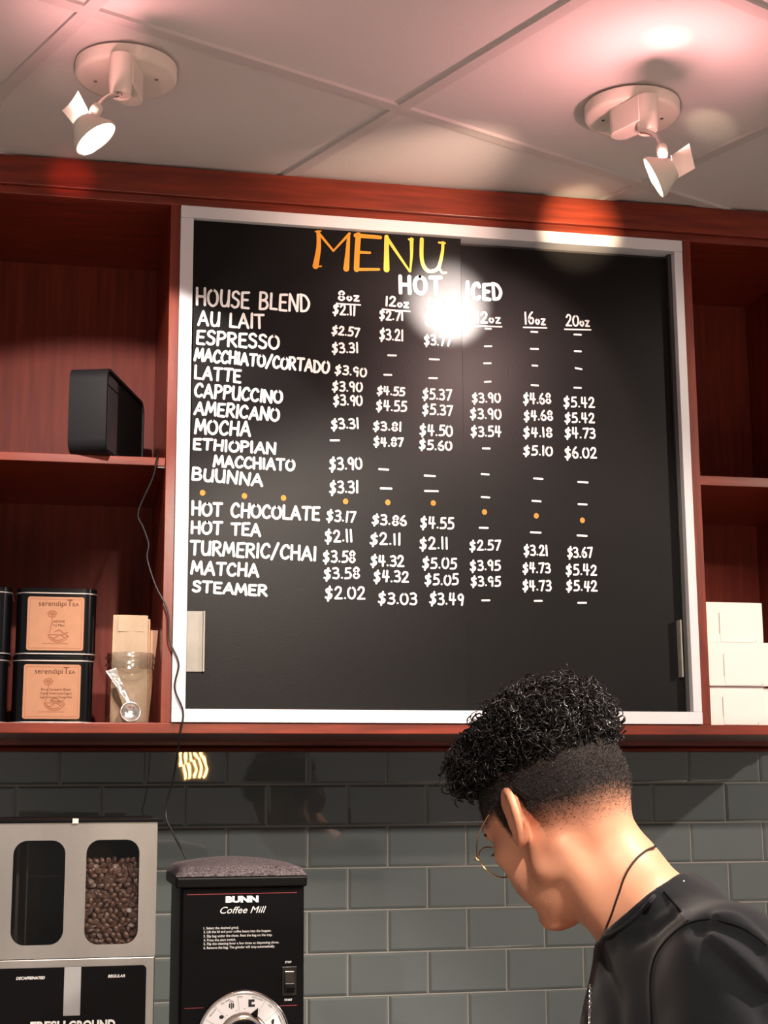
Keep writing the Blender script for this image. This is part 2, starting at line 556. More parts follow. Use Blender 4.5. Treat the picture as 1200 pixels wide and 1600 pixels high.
p2 = MB().box((xm - 0.03, Y2, zb + 0.0226), (0.9262, Y2 + 0.006, zt - 0.030)).build('sliding_panel', M['panel_black'], bd, bevel=0.0008)
a, b = px(289.8, 955, Y1), px(318.5, 1050, Y1)
MB().box((a[0], Y1 - 0.0030, b[2]), (b[0] - 0.003, Y1 - 0.0002, a[2])).box((b[0] - 0.003, Y1 - 0.009, b[2]), (b[0], Y1 - 0.0002, a[2])).build('finger_pull', M['pull'], bd, bevel=0.0006)
a, b = px(1056.5, 970, Y2), px(1068.5, 1059, Y2)
MB().box((a[0], Y2 - 0.018, b[2]), (a[0] + 0.003, Y2 - 0.0002, a[2])).box((a[0] + 0.003, Y2 - 0.006, b[2]), (b[0] - 0.004, Y2 - 0.0002, a[2])).build('finger_pull', M['pull'], bd, bevel=0.0006)

NAMES = [('HOUSE BLEND', 305, 478, 485, 489, 29), ('AU LAIT', 308, 510, 414, 515, 25), ('ESPRESSO', 305, 538, 437, 548, 25),
 ('MACCHIATO/CORTADO', 302, 564, 515, 585, 22), ('LATTE', 302, 593, 377, 599, 23), ('CAPPUCCINO', 302, 621, 442, 632, 23),
 ('AMERICANO', 302, 648, 437, 660, 23), ('MOCHA', 303, 678, 392, 683, 25), ('ETHIOPIAN', 300, 703, 432, 711, 20),
 ('MACCHIATO', 332, 730, 461, 737, 20), ('BUUNNA', 298, 751, 411, 761, 22), ('HOT CHOCOLATE', 298, 806, 500, 815, 24),
 ('HOT TEA', 297, 835, 408, 839, 22), ('TURMERIC/CHAI', 295, 868, 495, 877, 25), ('MATCHA', 297, 898, 405, 903, 23), ('STEAMER', 299, 926, 418, 933, 20)]
D_ = '-'
C1 = [('8oz', 527, 470, 562, 472, 17, 1), ('$2.11', 519, 492, 556, 494, 18), ('$2.57', 517, 523, 562, 528, 16), ('$3.31', 518, 553, 561, 552, 18),
 ('$3.90', 522, 585, 573, 590, 16), ('$3.90', 518, 612, 567, 613, 17), ('$3.90', 520, 634, 567, 635, 18), ('$3.31', 517, 672, 562, 670, 18),
 (D_, 515, 688, 531, 688), ('$3.90', 514, 736, 567, 734, 21), ('$3.31', 514, 772, 561, 771, 21), ('$3.17', 509, 814, 556, 818, 19),
 ('$2.11', 507, 848, 552, 847, 21), ('$3.58', 504, 880, 556, 880, 20), ('$3.58', 505, 906, 563, 905, 20), ('$2.02', 507, 937, 571, 937, 21)]
C2 = [('12oz', 601, 479, 639, 482, 17, 1), ('$2.71', 592, 500, 631, 502, 17), ('$3.21', 592, 532, 631, 534, 19), (D_, 605, 555, 620, 555.5),
 (D_, 599, 585.5, 613, 586), ('$4.55', 588, 617, 633, 620, 15), ('$4.55', 587, 642, 636, 644, 18), ('$3.81', 582, 673, 628, 675, 16),
 ('$4.87', 583, 698, 631, 699, 16), (D_, 591, 733, 608, 734), (D_, 593.5, 763, 613, 763.5), ('$3.86', 580, 820, 636, 823, 18),
 ('$2.11', 577, 852, 627, 853, 20), ('$4.32', 578, 885, 632, 886, 19), ('$4.32', 583, 910, 639, 911, 19), ('$3.03', 590, 944, 652, 946, 20)]
C3 = [('16oz', 668, 482, 708, 485, 18, 1), ('$3.21', 663, 506, 706, 509, 18), ('$3.77', 662, 540, 706, 542, 18), (D_, 670, 561, 687, 562), (D_, 669, 590.5, 684, 591),
 ('$5.37', 659, 624, 706, 627, 19), ('$5.37', 659, 648, 708, 651, 18), ('$4.50', 655, 681, 708, 683, 19), ('$5.60', 654, 703, 707, 705, 17),
 (D_, 662, 743, 681, 744), (D_, 662.5, 767, 685.5, 767.5), ('$4.55', 656, 826, 710, 828, 20), ('$2.11', 655, 859, 701, 859, 20),
 ('$5.05', 659, 889, 714, 890, 19), ('$5.05', 663, 915, 717, 915, 19), ('$3.49', 670, 945, 725, 947, 20)]
C4 = [('12oz', 744, 505, 783, 506, 19, 1), (D_, 757, 513.4, 768.5, 513.8), (D_, 756, 541, 769, 541), (D_, 755, 567.6, 768, 567.6), (D_, 756, 596.7, 768, 596.2),
 ('$3.90', 737, 630, 783, 630, 17), ('$3.90', 734, 655, 784, 656, 18), ('$3.54', 735, 683, 784, 683, 18), (D_, 753, 700.6, 766.5, 701), (D_, 751, 740.5, 765, 741.5),
 (D_, 751, 776.5, 766, 777.5), (D_, 748, 824.6, 763.5, 825), ('$2.57', 733, 861, 783, 861, 17.5), ('$3.95', 734, 893, 783, 892, 17.5), ('$3.95', 735, 917, 783, 917, 17.5), (D_, 752, 938, 766, 938)]
C5 = [('16oz', 819, 507, 853, 508, 20, 1), (D_, 828.6, 518.3, 841, 519), (D_, 828, 545, 842, 545.5), (D_, 830.5, 571, 841, 571.6), (D_, 829, 601.6, 842, 602.4),
 ('$4.68', 817, 632, 862, 632, 18), ('$4.68', 818, 658, 865, 658, 17), ('$4.18', 817, 684, 864, 684, 17), ('$5.10', 817, 712, 864, 713, 17), (D_, 833, 747.5, 849, 748.5),
 (D_, 830.5, 782.5, 846, 783.5), (D_, 828, 831.6, 846, 832.4), ('$3.21', 818, 869, 857, 869, 18), ('$4.73', 816, 896, 861, 896, 17.5), ('$4.73', 816, 924, 862, 924, 18), (D_, 834, 939, 848, 939)]
C6 = [('20oz', 883.5, 510, 922, 511, 19, 1), (D_, 896, 522.6, 909, 523.2), (D_, 896.5, 548.6, 909, 549.2), (D_, 898, 575, 910, 577), (D_, 896, 605.6, 909, 606.3),
 ('$5.42', 880, 637, 930, 638, 18), ('$5.42', 881.5, 661, 930, 662, 17.5), ('$4.73', 882, 685.5, 931, 686, 18), ('$6.02', 882, 717, 933, 717, 19), (D_, 902, 753, 919.5, 754),
 (D_, 902.6, 787.6, 918, 788.4), (D_, 901, 836.6, 918, 837.4), ('$3.67', 886, 872, 927, 872, 18), ('$5.42', 883.5, 899, 933, 900, 18.5), ('$5.42', 884, 924, 934, 925, 18), (D_, 902, 942, 917, 942)]
def letter_set(rows, y, name, parent, pen, m, gap=.2):
    for row in rows:
        mbl = MB()
        s, u0, v0, u1, v1 = row[:5]
        a, b = px(u0, v0, y), px(u1, v1, y)
        if s == D_:
            ribbon(mbl, [(a[0] + pen / 2, a[2]), (b[0] - pen / 2, b[2])], pen, lambda X, Z, e: (X, y - e, Z))
            mbl.build('price_dash', m, parent, fixn=False)
            continue
        h = px(u0, v0 - row[5], y)[2] - a[2]
        hand_letter(mbl, s, a[0], a[2], b[0], b[2], h, pen, y, gap)
        if len(row) > 6:
            c, d = px(u0 - 1, v0 + 4.5, y), px(u1 + 1, v1 + 4.5, y)
            ribbon(mbl, [(c[0], c[2]), (d[0], d[2])], pen * .8, lambda X, Z, e: (X, y - e, Z))
        mbl.build('cup_size_lettering' if len(row) > 6 else name, m, parent, fixn=False)
y1, y2 = Y1 - 0.0006, Y2 - 0.0006
letter_set(NAMES, y1, 'drink_lettering', p1, 0.0045, M['chalk'])
for C in (C1, C2, C3): letter_set(C, y1, 'price_lettering', p1, 0.0035, M['chalk'])
for C in (C4, C5, C6): letter_set(C, y2, 'price_lettering', p2, 0.0034, M['chalk'])
letter_set([('HOT', 622, 459, 692, 463, 32)], y1, 'heading_lettering', p1, 0.0068, M['chalk'], .3)
letter_set([('ICED', 727, 469, 786, 471, 30)], y2, 'heading_lettering', p2, 0.0066, M['chalk'], .3)
def dots(ps, y, parent):
    for u, v in ps:
        mbd = MB()
        a = px(u, v, y)
        mbd.add([(a[0] + .0048 * math.cos(t * math.pi / 8), y, a[2] + .0052 * math.sin(t * math.pi / 8)) for t in range(16)], [tuple(range(16))])
        mbd.build('painted_dot', M['gold_dot'], parent, fixn=False)
dots([(316.5, 770), (382, 775), (443, 778), (540, 783.5), (606, 785), (677, 786)], y1, p1)
dots([(757, 800), (838, 806), (910, 813)], y2, p2)
# title: tapered serif strokes, measured stroke by stroke (pixel polylines with start and end pen widths in metres)
TITLE = [('orange', [(((497, 362), (498, 386), (493, 416)), .006, .011), (((491, 416.5), (502, 416)), .003, .003), (((497, 363), (521, 392)), .005, .004), (((521, 392), (546, 365)), .003, .005),
   (((545, 366), (543, 395), (541, 420)), .005, .011), (((493, 362), (501, 361)), .003, .003),
   (((560, 367), (558, 394), (557, 421)), .010, .010), (((556, 368), (594, 371)), .0085, .007), (((560, 394), (578, 395)), .006, .0045), (((556, 421), (592, 421)), .006, .005)]),
  ('yellow', [(((604, 370), (604, 396), (604, 421)), .008, .011), (((604, 371), (640, 424)), .007, .0035), (((641, 424), (643, 398), (643, 374)), .003, .0075), (((639, 374), (645, 374)), .004, .004),
   (((659, 374), (659, 405), (665, 420), (674, 424), (685, 418), (691, 395), (692, 379)), .0075, .0055), (((686, 379), (695, 380)), .004, .004), (((686, 419), (691, 426), (697, 426)), .004, .0035)])]
for cname, strokes in TITLE:
    mbt = MB()
    for pts, w0, w1 in strokes:
        q = [px(u, v, y1) for u, v in pts]
        q = [(a[0], a[2]) for a in q]
        q = catmull(q, 6) if len(q) > 2 else [q[0], tuple((np.array(q[0]) + np.array(q[1])) / 2), q[1]]
        ribbon(mbt, q, w0, lambda X, Z, e: (X, y1 - e, Z), w1)
    mbt.build('title_lettering', M[cname], p1, fixn=False)

# ------------------------------------------------------------------ the two ceiling spotlights
def spot_fixture(label, disc, stem_t, stem_b, house, arm, bulb, mouth, beam, flap, yb, lights):
    c = pz(*disc, 2.690)
    t = thing('ceiling_spotlight', label, 'spotlight', (c[0], c[1], 2.690), 'adjustable spotlights on the ceiling')
    x, y = c[0], c[1]
    MB().lathe([(0.0, 0.0), (0.070, 0.0), (0.0755, 0.0015), (0.0775, 0.005), (0.0775, 0.0218)], (x, y, 2.690), n=64).build('canopy', M['lampwhite'], t, smooth=True, angle=50)
    for s in (-1, 1):
        MB().lathe([(0.0, -0.001), (0.0028, -0.001), (0.0032, 0.0)], (x + s * 0.046, y - s * 0.012, 2.6898), n=12).build('screw', M['chrome'], t)
    st = pz(*stem_t, 2.690)
    zb_ = 2.690
    # lower end of the stem: straight below its top, at the height where it meets the measured pixel row
    lo = px(stem_b[0], stem_b[1], st[1])
    MB().lathe([(0.0155, 0.0), (0.0155, -0.003), (0.0165, -0.004), (0.0175, 2.690 - lo[2])][0:2] + [(0.0165, 0.006), (0.0175, 2.6899 - lo[2])], (st[0], st[1], lo[2])).build('stem', M['lampwhite'], t, smooth=True)
    hz = 2.646
    he = pz(*house, hz)
    d = np.array([he[0] - st[0], he[1] - st[1]]); L = np.linalg.norm(d); d /= L
    n = np.array([-d[1], d[0]])
    r = 0.0185
    poly = []
    a0 = math.atan2(d[1], d[0])
    for k in range(13):
        a = a0 - math.pi / 2 + math.pi * k / 12
        poly.append((he[0] + r * math.cos(a), he[1] + r * math.sin(a)))
    s0 = np.array([st[0], st[1]])
    poly += [tuple(s0 + n * r), tuple(s0 - n * r)]
    MB().prism(poly, hz, 2.6899, 'z').build('transformer_housing', M['lampwhite'], t, smooth=True, angle=35, bevel=0.0015)
    bpos = px(*bulb, yb)
    d = Vector(beam).normalized()
    m = px(*mouth, yb)
    # arm: from the foot of the stem to the lamp holder
    ay = [st[1] + (yb - st[1]) * k / (len(arm) - 1) for k in range(len(arm))]
    ap = [px(u, v, yy) for (u, v), yy in zip(arm, ay)]
    MB().tube([(st[0], st[1], lo[2] + .002)] + catmull(ap, 6), 0.0042, 12).build('arm', M['chrome'], t, smooth=True)
    hv = Vector(ap[-1]); bv = Vector(bpos)
    ax = (bv - hv).normalized()
    MB().lathe([(0.0, 0.0), (0.006, 0.0), (0.0085, 0.004), (0.0085, 0.016), (0.006, 0.020)], hv - ax * 0.004, ax, 20).build('lamp_holder', M['lampwhite'], t, smooth=True)
    br = 0.0115
    pr = [(br * math.sin(math.pi * k / 12), -br * 1.15 * math.cos(math.pi * k / 12)) for k in range(13)]
    MB().lathe(pr, bv, d, 20).build('bulb', M['bulb'], t, smooth=True, angle=180)
    mv = Vector(m)
    ro, ri = 0.0335, 0.0150
    ln = 0.034
    MB().lathe([(ro, 0.0), (ro - .001, -.006), (ri, -ln), (ri - .0016, -ln), (ro - .0026, -.0064), (ro - .0016, 0.0), (ro, 0.0)], mv, d, 40, caps=False).build('shade', M['lampwhite'], t, smooth=True, angle=50)
    fp = [Vector(px(u, v, yb + dy)) for u, v, dy in flap]
    ctr = sum(fp, Vector()) / len(fp)
    nrm = (fp[1] - fp[0]).cross(fp[2] - fp[0]).normalized()
    grid = []
    nu = 8
    for i in range(nu + 1):
        for j in range(nu + 1):
            s, q = i / nu, j / nu
            p = fp[0] * (1 - s) * (1 - q) + fp[1] * s * (1 - q) + fp[2] * s * q + fp[3] * (1 - s) * q
            grid.append(p + nrm * 0.006 * math.sin(math.pi * s))
    mbf = MB()
    for off in (0.0, 0.0016):
        base = len(mbf.v)
        mbf.add([g + nrm * off for g in grid], [(i * (nu + 1) + j, (i + 1) * (nu + 1) + j, (i + 1) * (nu + 1) + j + 1, i * (nu + 1) + j + 1) for i in range(nu) for j in range(nu)])
    N1 = nu + 1
    edge = [(0, j) for j in range(nu)] + [(i, nu) for i in range(nu)] + [(nu, j) for j in range(nu, 0, -1)] + [(i, 0) for i in range(nu, 0, -1)]
    ids = [i * N1 + j for i, j in edge]
    for k in range(len(ids)):
        a_, b_ = ids[k], ids[(k + 1) % len(ids)]
        mbf.f.append((a_, b_, b_ + N1 * N1, a_ + N1 * N1)); mbf.mi.append(0)
    mbf.build('flap', M['lampwhite'], t, smooth=True, angle=50)
    # the lamp's own light: the warm beam, a wider weak fan from the shade's mouth, rosy spill from the back of the reflector
    for nm, pos, target, en, colr, deg, bl in lights:
        p0 = Vector(mv if pos == 'mouth' else bv)
        dv = (Vector(target) - p0).normalized()
        p = p0 + dv * (0.030 if colr[1] < .2 else 0.016)
        if deg:
            add_light(nm, 'SPOT', p, en, colr, p + dv, spot_size=math.radians(deg), spot_blend=bl, shadow_soft_size=0.008)
        else:
            add_light(nm, 'POINT', p, en, colr, shadow_soft_size=0.006)
    return t
ROSE = (1.0, 0.42, 0.42)
M['bulb'] = mat('glowing_bulb', (1, 0.9, 0.85), emit=(1.0, 0.62, 0.58), estr=22.0)
spot_fixture('white ceiling spotlight over the left shelves, its glowing round shade facing down', (197, 125), (190, 88), (188, 147), (204, 158),
             [(186, 147), (172, 150), (160, 158), (152, 168)], (140, 198), (150, 217), (.578, -.10, -.80),
             [(122, 141, -.02), (97, 172, 0), (120, 200, .02), (137, 172, 0)], -0.56, [('beam', 'mouth', (-.13, .20, 1.90), 25.0, (1, .88, .80), 80, .18), ('fan', 'mouth', (.32, 0, 2.40), 5.0, (1, .84, .74), 46, .6), ('spill', 'bulb', (-.14, -.62, 2.75), 6.0, ROSE, 172, .5), ('red_spill', 'bulb', (-.195, 0, 2.678), 7.0, (1, .14, .12), 11, 1.0), ('glint', 'bulb', (-.2027, -.3063, 2.712), 1.2, (1, .75, .5), 18, .9)])
spot_fixture('white ceiling spotlight right of the ceiling bars, its shade turned edge-on toward the board', (988, 186), (1010, 152), (1001, 203), (972, 212),
             [(1001, 205), (1012, 206), (1026, 214), (1034, 230)], (1038, 262), (1021, 278), (-.827, .357, -.42),
             [(1049, 243, 0), (1077, 224, .01), (1086, 263, .01), (1054, 281, 0)], -0.56, [('beam', 'mouth', (.495, 0, 2.497), 260.0, (1, .86, .78), 18, 1.0), ('fan', 'mouth', (.50, 0, 2.22), 12.0, (1, .66, .60), 74, .3), ('fascia_glow', 'mouth', (.7486, 0, 2.653), 50.0, (1, .74, .46), 19, 1.0), ('wash', 'mouth', (.38, 0, 2.655), 16.0, (1, .66, .50), 44, 1.0), ('spill', 'bulb', (.64, -.60, 2.75), 7.5, ROSE, 172, .5), ('glint', 'bulb', (.6785, -.6075, 2.712), 2.0, (1, .72, .5), 28, .9), ('glint', 'bulb', (.8541, -.3569, 2.712), 1.6, (1, .75, .5), 18, .9)])

# ------------------------------------------------------------------ things on the shelves
M['spk'] = mat('black_speaker_shell', rgb(27, 27, 29), rough=0.5, spec=0.2, bump=0.05, bscale=900)
M['grille'] = mat('black_grille', rgb(9, 9, 10), rough=0.8, spec=0.15)
M['spk_panel'] = mat('dark_grey_cloth_panel', rgb(62, 57, 60), rough=0.75, spec=0.2, noise=0.08, scale=25)
M['tin'] = mat('black_lacquered_tin', rgb(9, 9, 12), rough=0.18, spec=0.28)
M['tin_rim'] = mat('bare_tin_rim', (0.86, 0.84, 0.82), rough=0.38, metal=1.0)
M['label'] = mat('tan_paper_label', rgb(176, 130, 102), rough=0.7, spec=0.2, noise=0.04, scale=60)
M['ink'] = mat('brown_ink', rgb(92, 50, 36), rough=0.8)
M['ink_soft'] = mat('faded_brown_ink', rgb(150, 92, 66), rough=0.8)
M['kraft'] = mat('kraft_paper', rgb(200, 160, 132), rough=0.8, spec=0.2, noise=0.06, scale=40)
M['kraft_grey'] = mat('pale_kraft_paper', rgb(190, 166, 142), rough=0.75, spec=0.25, noise=0.05, scale=40)
def thin_clear(name, tint, gloss, base=0.018):
    """thin clear plastic: lets light straight through and mirrors a little at grazing angles"""
    m = bpy.data.materials.new(name)
    m.use_nodes = True
    nt = m.node_tree
    nt.nodes.clear()
    out = nt.nodes.new('ShaderNodeOutputMaterial')
    tr = nt.nodes.new('ShaderNodeBsdfTransparent'); tr.inputs[0].default_value = (*tint, 1)
    gl = nt.nodes.new('ShaderNodeBsdfGlossy'); gl.inputs['Roughness'].default_value = gloss
    lw = nt.nodes.new('ShaderNodeLayerWeight'); lw.inputs['Blend'].default_value = 0.5
    pw = nt.nodes.new('ShaderNodeMath'); pw.operation = 'POWER'; pw.inputs[1].default_value = 4.0
    fr_ = nt.nodes.new('ShaderNodeMath'); fr_.operation = 'MULTIPLY_ADD'; fr_.inputs[1].default_value = 0.75; fr_.inputs[2].default_value = base
    mx = nt.nodes.new('ShaderNodeMixShader')
    nt.links.new(lw.outputs['Facing'], pw.inputs[0])
    nt.links.new(pw.outputs[0], fr_.inputs[0])
    nt.links.new(fr_.outputs[0], mx.inputs[0])
    nt.links.new(tr.outputs[0], mx.inputs[1])
    nt.links.new(gl.outputs[0], mx.inputs[2])
    nt.links.new(mx.outputs[0], out.inputs[0])
    return m
M['jar'] = thin_clear('clear_plastic', (.94, .94, .93), 0.05, 0.03)
M['jar_neck'] = thin_clear('ribbed_clear_plastic', (.9, .9, .89), 0.12, 0.16)
M['steel_shiny'] = mat('bright_steel', (0.82, 0.80, 0.77), rough=0.14, metal=1.0, bump=0.6, bscale=220)
M['carton'] = mat('white_carton', rgb(240, 230, 226), rough=0.6, spec=0.3)
M['carton_slit'] = mat('carton_shadow_gap', rgb(150, 130, 126), rough=0.8)
M['cord'] = mat('black_cable', rgb(16, 14, 14), rough=0.35)

ST = 1.7260     # top of the bottom shelf
# loudspeaker, lying with its grille to the right
sa_ = math.radians(17)
fr = px(166, 640, -0.030)
sp_o = np.array([fr[0], -0.030, 2.1822])
dL = np.array([math.sin(sa_), math.cos(sa_), 0]); dW = np.array([-math.cos(sa_), math.sin(sa_), 0]); dZ = np.array([0, 0, 1.0])
sp = thing('speaker', 'black rounded box speaker on the left shelf, grille facing the board', 'speaker', tuple(sp_o))
LS, HS, WS = 0.262, 0.150, 0.066
def spk(l, w, z): return tuple(sp_o + dL * l + dW * w + dZ * z)
prof = rrect(0, 0, LS, HS, 0.022, 6)
mb = MB()
n = len(prof)
inner = rrect(0.0045, 0.0045, LS - 0.0045, HS - 0.0045, 0.018, 6)
vs_ = [spk(p[0], WS, p[1]) for p in prof] + [spk(p[0], 0, p[1]) for p in prof] + [spk(p[0], 0, p[1]) for p in inner] + [spk(p[0], 0.006, p[1]) for p in inner]
fs_ = [tuple(range(n))]
for a, b in ((0, n), (n, 2 * n), (2 * n, 3 * n)):
    fs_ += [(a + i, a + (i + 1) % n, b + (i + 1) % n, b + i) for i in range(n)]
fs_.append(tuple(range(4 * n - 1, 3 * n - 1, -1)))
mb.add(vs_, fs_).build('shell', M['spk'], sp, smooth=True, angle=35)
gr = rrect(0.085, 0.007, LS - 0.007, HS - 0.007, 0.016, 6)
MB().add([spk(p[0], 0.0028, p[1]) for p in gr] + [spk(p[0], 0.0055, p[1]) for p in gr], [tuple(range(n)), tuple(range(2 * n - 1, n - 1, -1))] + [(i, (i + 1) % n, n + (i + 1) % n, n + i) for i in range(n)]).build('grille', M['grille'], sp, smooth=True, angle=35)
pp = rrect(0.0075, 0.009, 0.083, HS - 0.030, 0.004, 4)
n2 = len(pp)
for nm, q in (('side_panel', pp), ('side_panel', rrect(0.0075, HS - 0.027, 0.083, HS - 0.008, 0.004, 4))):
    MB().add([spk(p[0], 0.0032, p[1]) for p in q] + [spk(p[0], 0.0055, p[1]) for p in q], [tuple(range(n2)), tuple(range(2 * n2 - 1, n2 - 1, -1))] + [(i, (i + 1) % n2, n2 + (i + 1) % n2, n2 + i) for i in range(n2)]).build(nm, M['spk_panel'], sp)
MB().add([spk(l, 0.0030 - .0006 * k, 0.0125 + h) for k in (0, 1) for l, h in ((0.09, 0), (0.15, 0), (0.15, .0018), (0.09, .0018))], [(0, 1, 2, 3), (4, 5, 6, 7), (0, 1, 5, 4), (1, 2, 6, 5), (2, 3, 7, 6), (3, 0, 4, 7)]).build('badge_bar', M['chrome'], sp)

# its cable, hanging over the shelf edges down to the coffee mill
cp = [(246, 702, .030), (247, 708, .004), (244, 722, -.006), (238, 748, -.010), (216, 800, -.012), (224, 825, -.012), (232, 850, -.012), (230, 873, -.012), (243, 915, -.012), (262, 955, -.013),
      (265, 1000, -.014), (279, 1036, -.016), (273, 1075, -.016), (286, 1112, -.016), (281, 1150, -.012), (272, 1210, .02), (259, 1270, .03), (272, 1305, .01), (290, 1342, -.02), (300, 1400, -.03)]
tag(MB().tube(catmull([px(*c) for c in cp], 7), 0.0017, 8).build('power_cord', M['cord'], smooth=True),
    'thin black cable hanging from the speaker past the board frame to the coffee mill', 'cable')

# tea tins
def tea_tin(name_lines, label, flavour_y):
    t = thing('tea_tin', label, 'tin', (0, 0, 0), 'black tea tins with tan labels')
    W2 = 0.0665
    def plan(w, r): return rrect(-w, -w, w, w, r, 6)
    MB().prism(plan(W2, .021), 0.0014, 0.1030, 'z').build('can', M['tin'], t, smooth=True, angle=35, bevel=0.001)
    MB().prism(plan(W2 + .0006, .0215), 0.1046, 0.1128, 'z').prism(plan(W2 - .009, .018), 0.1128, 0.1142, 'z').build('lid', M['tin'], t, smooth=True, angle=35, bevel=0.0012)
    for z in (0.1038, 0.0009):
        pl = [(p[0], p[1], z) for p in plan(W2 + .0006, .0215)]
        MB().tube(pl, 0.0013, 8, closed=True).build('rim', M['tin_rim'], t, smooth=True)
    yf = -W2 - 0.0004
    lb = MB().prism(rrect(-.048, .0065, .046, .0975, .004, 4), yf, yf + .0003).build('paper_label', M['label'], t)
    y = yf - 0.0004
    mb = MB()
    text_mesh(mb, 'serendipi', (-.030, y, .082), .0125, width=.046, align='LEFT')
    text_mesh(mb, 'T', (.0175, y, .082), .0165, width=.0085, align='LEFT')
    text_mesh(mb, 'EA', (.0265, y, .082), .0085, width=.0105, align='LEFT')
    for i, ln in enumerate(name_lines):
        text_mesh(mb, ln, (.004 if len(name_lines) < 3 else .006, y, flavour_y - i * .0065), .0056, width=min(.052, .0029 * len(ln)), align='CENTER')
    mb.build('label_lettering', M['ink'], t, fixn=False)
    mb = MB()
    e3 = lambda X, Z, e: (X, y + .0001 - e * .3, Z)
    fl = [(-.007 + .0068 * math.cos(a) * (1 + .12 * math.sin(5 * a)), .0685 + .0055 * math.sin(a)) for a in np.linspace(0, 2 * math.pi, 20)]
    ribbon(mb, fl, .0016, e3)
    ribbon(mb, [(-.011, .069), (-.007, .071), (-.003, .068), (-.007, .066), (-.009, .068)], .0022, e3)
    ribbon(mb, [(-.0065, .063), (-.008, .05), (-.0105, .036)], .0014, e3)
    lf = [(.004 + .0165 * math.cos(a), .029 + .0062 * math.sin(a) + .002 * math.cos(2 * a)) for a in np.linspace(0, 2 * math.pi, 24)]
    ribbon(mb, lf, .0013, e3)
    ribbon(mb, catmull([(-.013, .034), (-.004, .027), (.006, .033), (.015, .028)], 5), .0016, e3)
    ribbon(mb, catmull([(-.009, .029), (.0, .024), (.010, .025), (.018, .031)], 5), .0014, e3)
    ribbon(mb, catmull([(-.002, .038), (.006, .041), (.013, .036), (.019, .037)], 5), .0018, e3)
    text_mesh(mb, 'Green and Blended for Fairness', (-.001, y, .0175), .0033, width=.042, align='CENTER')
    for x0, z0, x1, z1 in ((-.043, .0105, .041, .0105), (-.043, .0935, .041, .0935), (-.044, .0105, -.044, .0935), (.042, .0105, .042, .0935)):
        ribbon(mb, [(x0, z0), (x1, z1)], .0005, e3)
    mb.build('label_drawing', M['ink_soft'], t, fixn=False)
    return t
tx = px(82, 1075, 0.030)[0]
yt = 0.030 + 0.0665
tA = tea_tin(['Blue Serpent Bean', 'Organic Green Loose Organic', 'Sugar, Coconut, Orange Peel', 'Flavor'], 'black tea tin with tan label beside the paper bag jar, lower of its stack', .054)
tA.location = (tx, yt, ST + .0004)
tB = tea_tin(['JASMINE', 'Tai Mao'], 'black tea tin beside the paper bag jar, upper of its stack, jasmine label', .054)
tB.location = (tx + .0025, yt, ST + .0004 + .1146)
tC = copy_tree(tA); tC.location = (tx - .1415, yt - .002, ST + .0004)
tC['label'] = 'black tea tin cut off by the left picture edge, lower of its stack'
tD = copy_tree(tB); tD.location = (tx - .1390, yt - .002, ST + .0004 + .1146)
tD['label'] = 'black tea tin cut off by the left picture edge, upper of its stack'

# clear jar with folded paper bags and a scoop
jc = px(202, 1120, 0.060)
jx, jy = jc[0], 0.072
RJ = 0.041
prof = [(0.0, 0.0), (RJ - .004, 0.0), (RJ, .004), (RJ, .092), (RJ - .002, .097), (RJ + .002, .099), (RJ + .002, .1015), (RJ - .001, .104), (RJ - .001, .110), (RJ + .002, .112), (RJ + .002, .1145), (RJ - .001, .117), (RJ - .001, .121),
        (RJ - .0022, .121), (RJ - .0032, .097), (RJ - .0014, .092), (RJ - .0014, .005), (RJ - .005, .0018), (0.0, .0018)]
t = thing('storage_jar', 'clear plastic jar with a ribbed neck holding paper bags, beside the tea tins', 'jar', (jx, jy, ST))
MB().lathe([p for p in prof if p[1] <= .0921], (jx, jy, ST + .0003), n=48, caps=False).build('jar_body', M['jar'], t, smooth=True, angle=60)
MB().lathe([(RJ, .0925), (RJ - .002, .097), (RJ + .002, .099), (RJ + .002, .1015), (RJ - .001, .104), (RJ - .001, .110), (RJ + .002, .112), (RJ + .002, .1145), (RJ - .001, .117), (RJ - .001, .121), (RJ - .0022, .121), (RJ - .0026, .104), (RJ - .0036, .097), (RJ - .0014, .0925), (RJ, .0925)],
           (jx, jy, ST + .0003), n=48, caps=False).build('jar_neck', M['jar_neck'], t, smooth=True, angle=60)
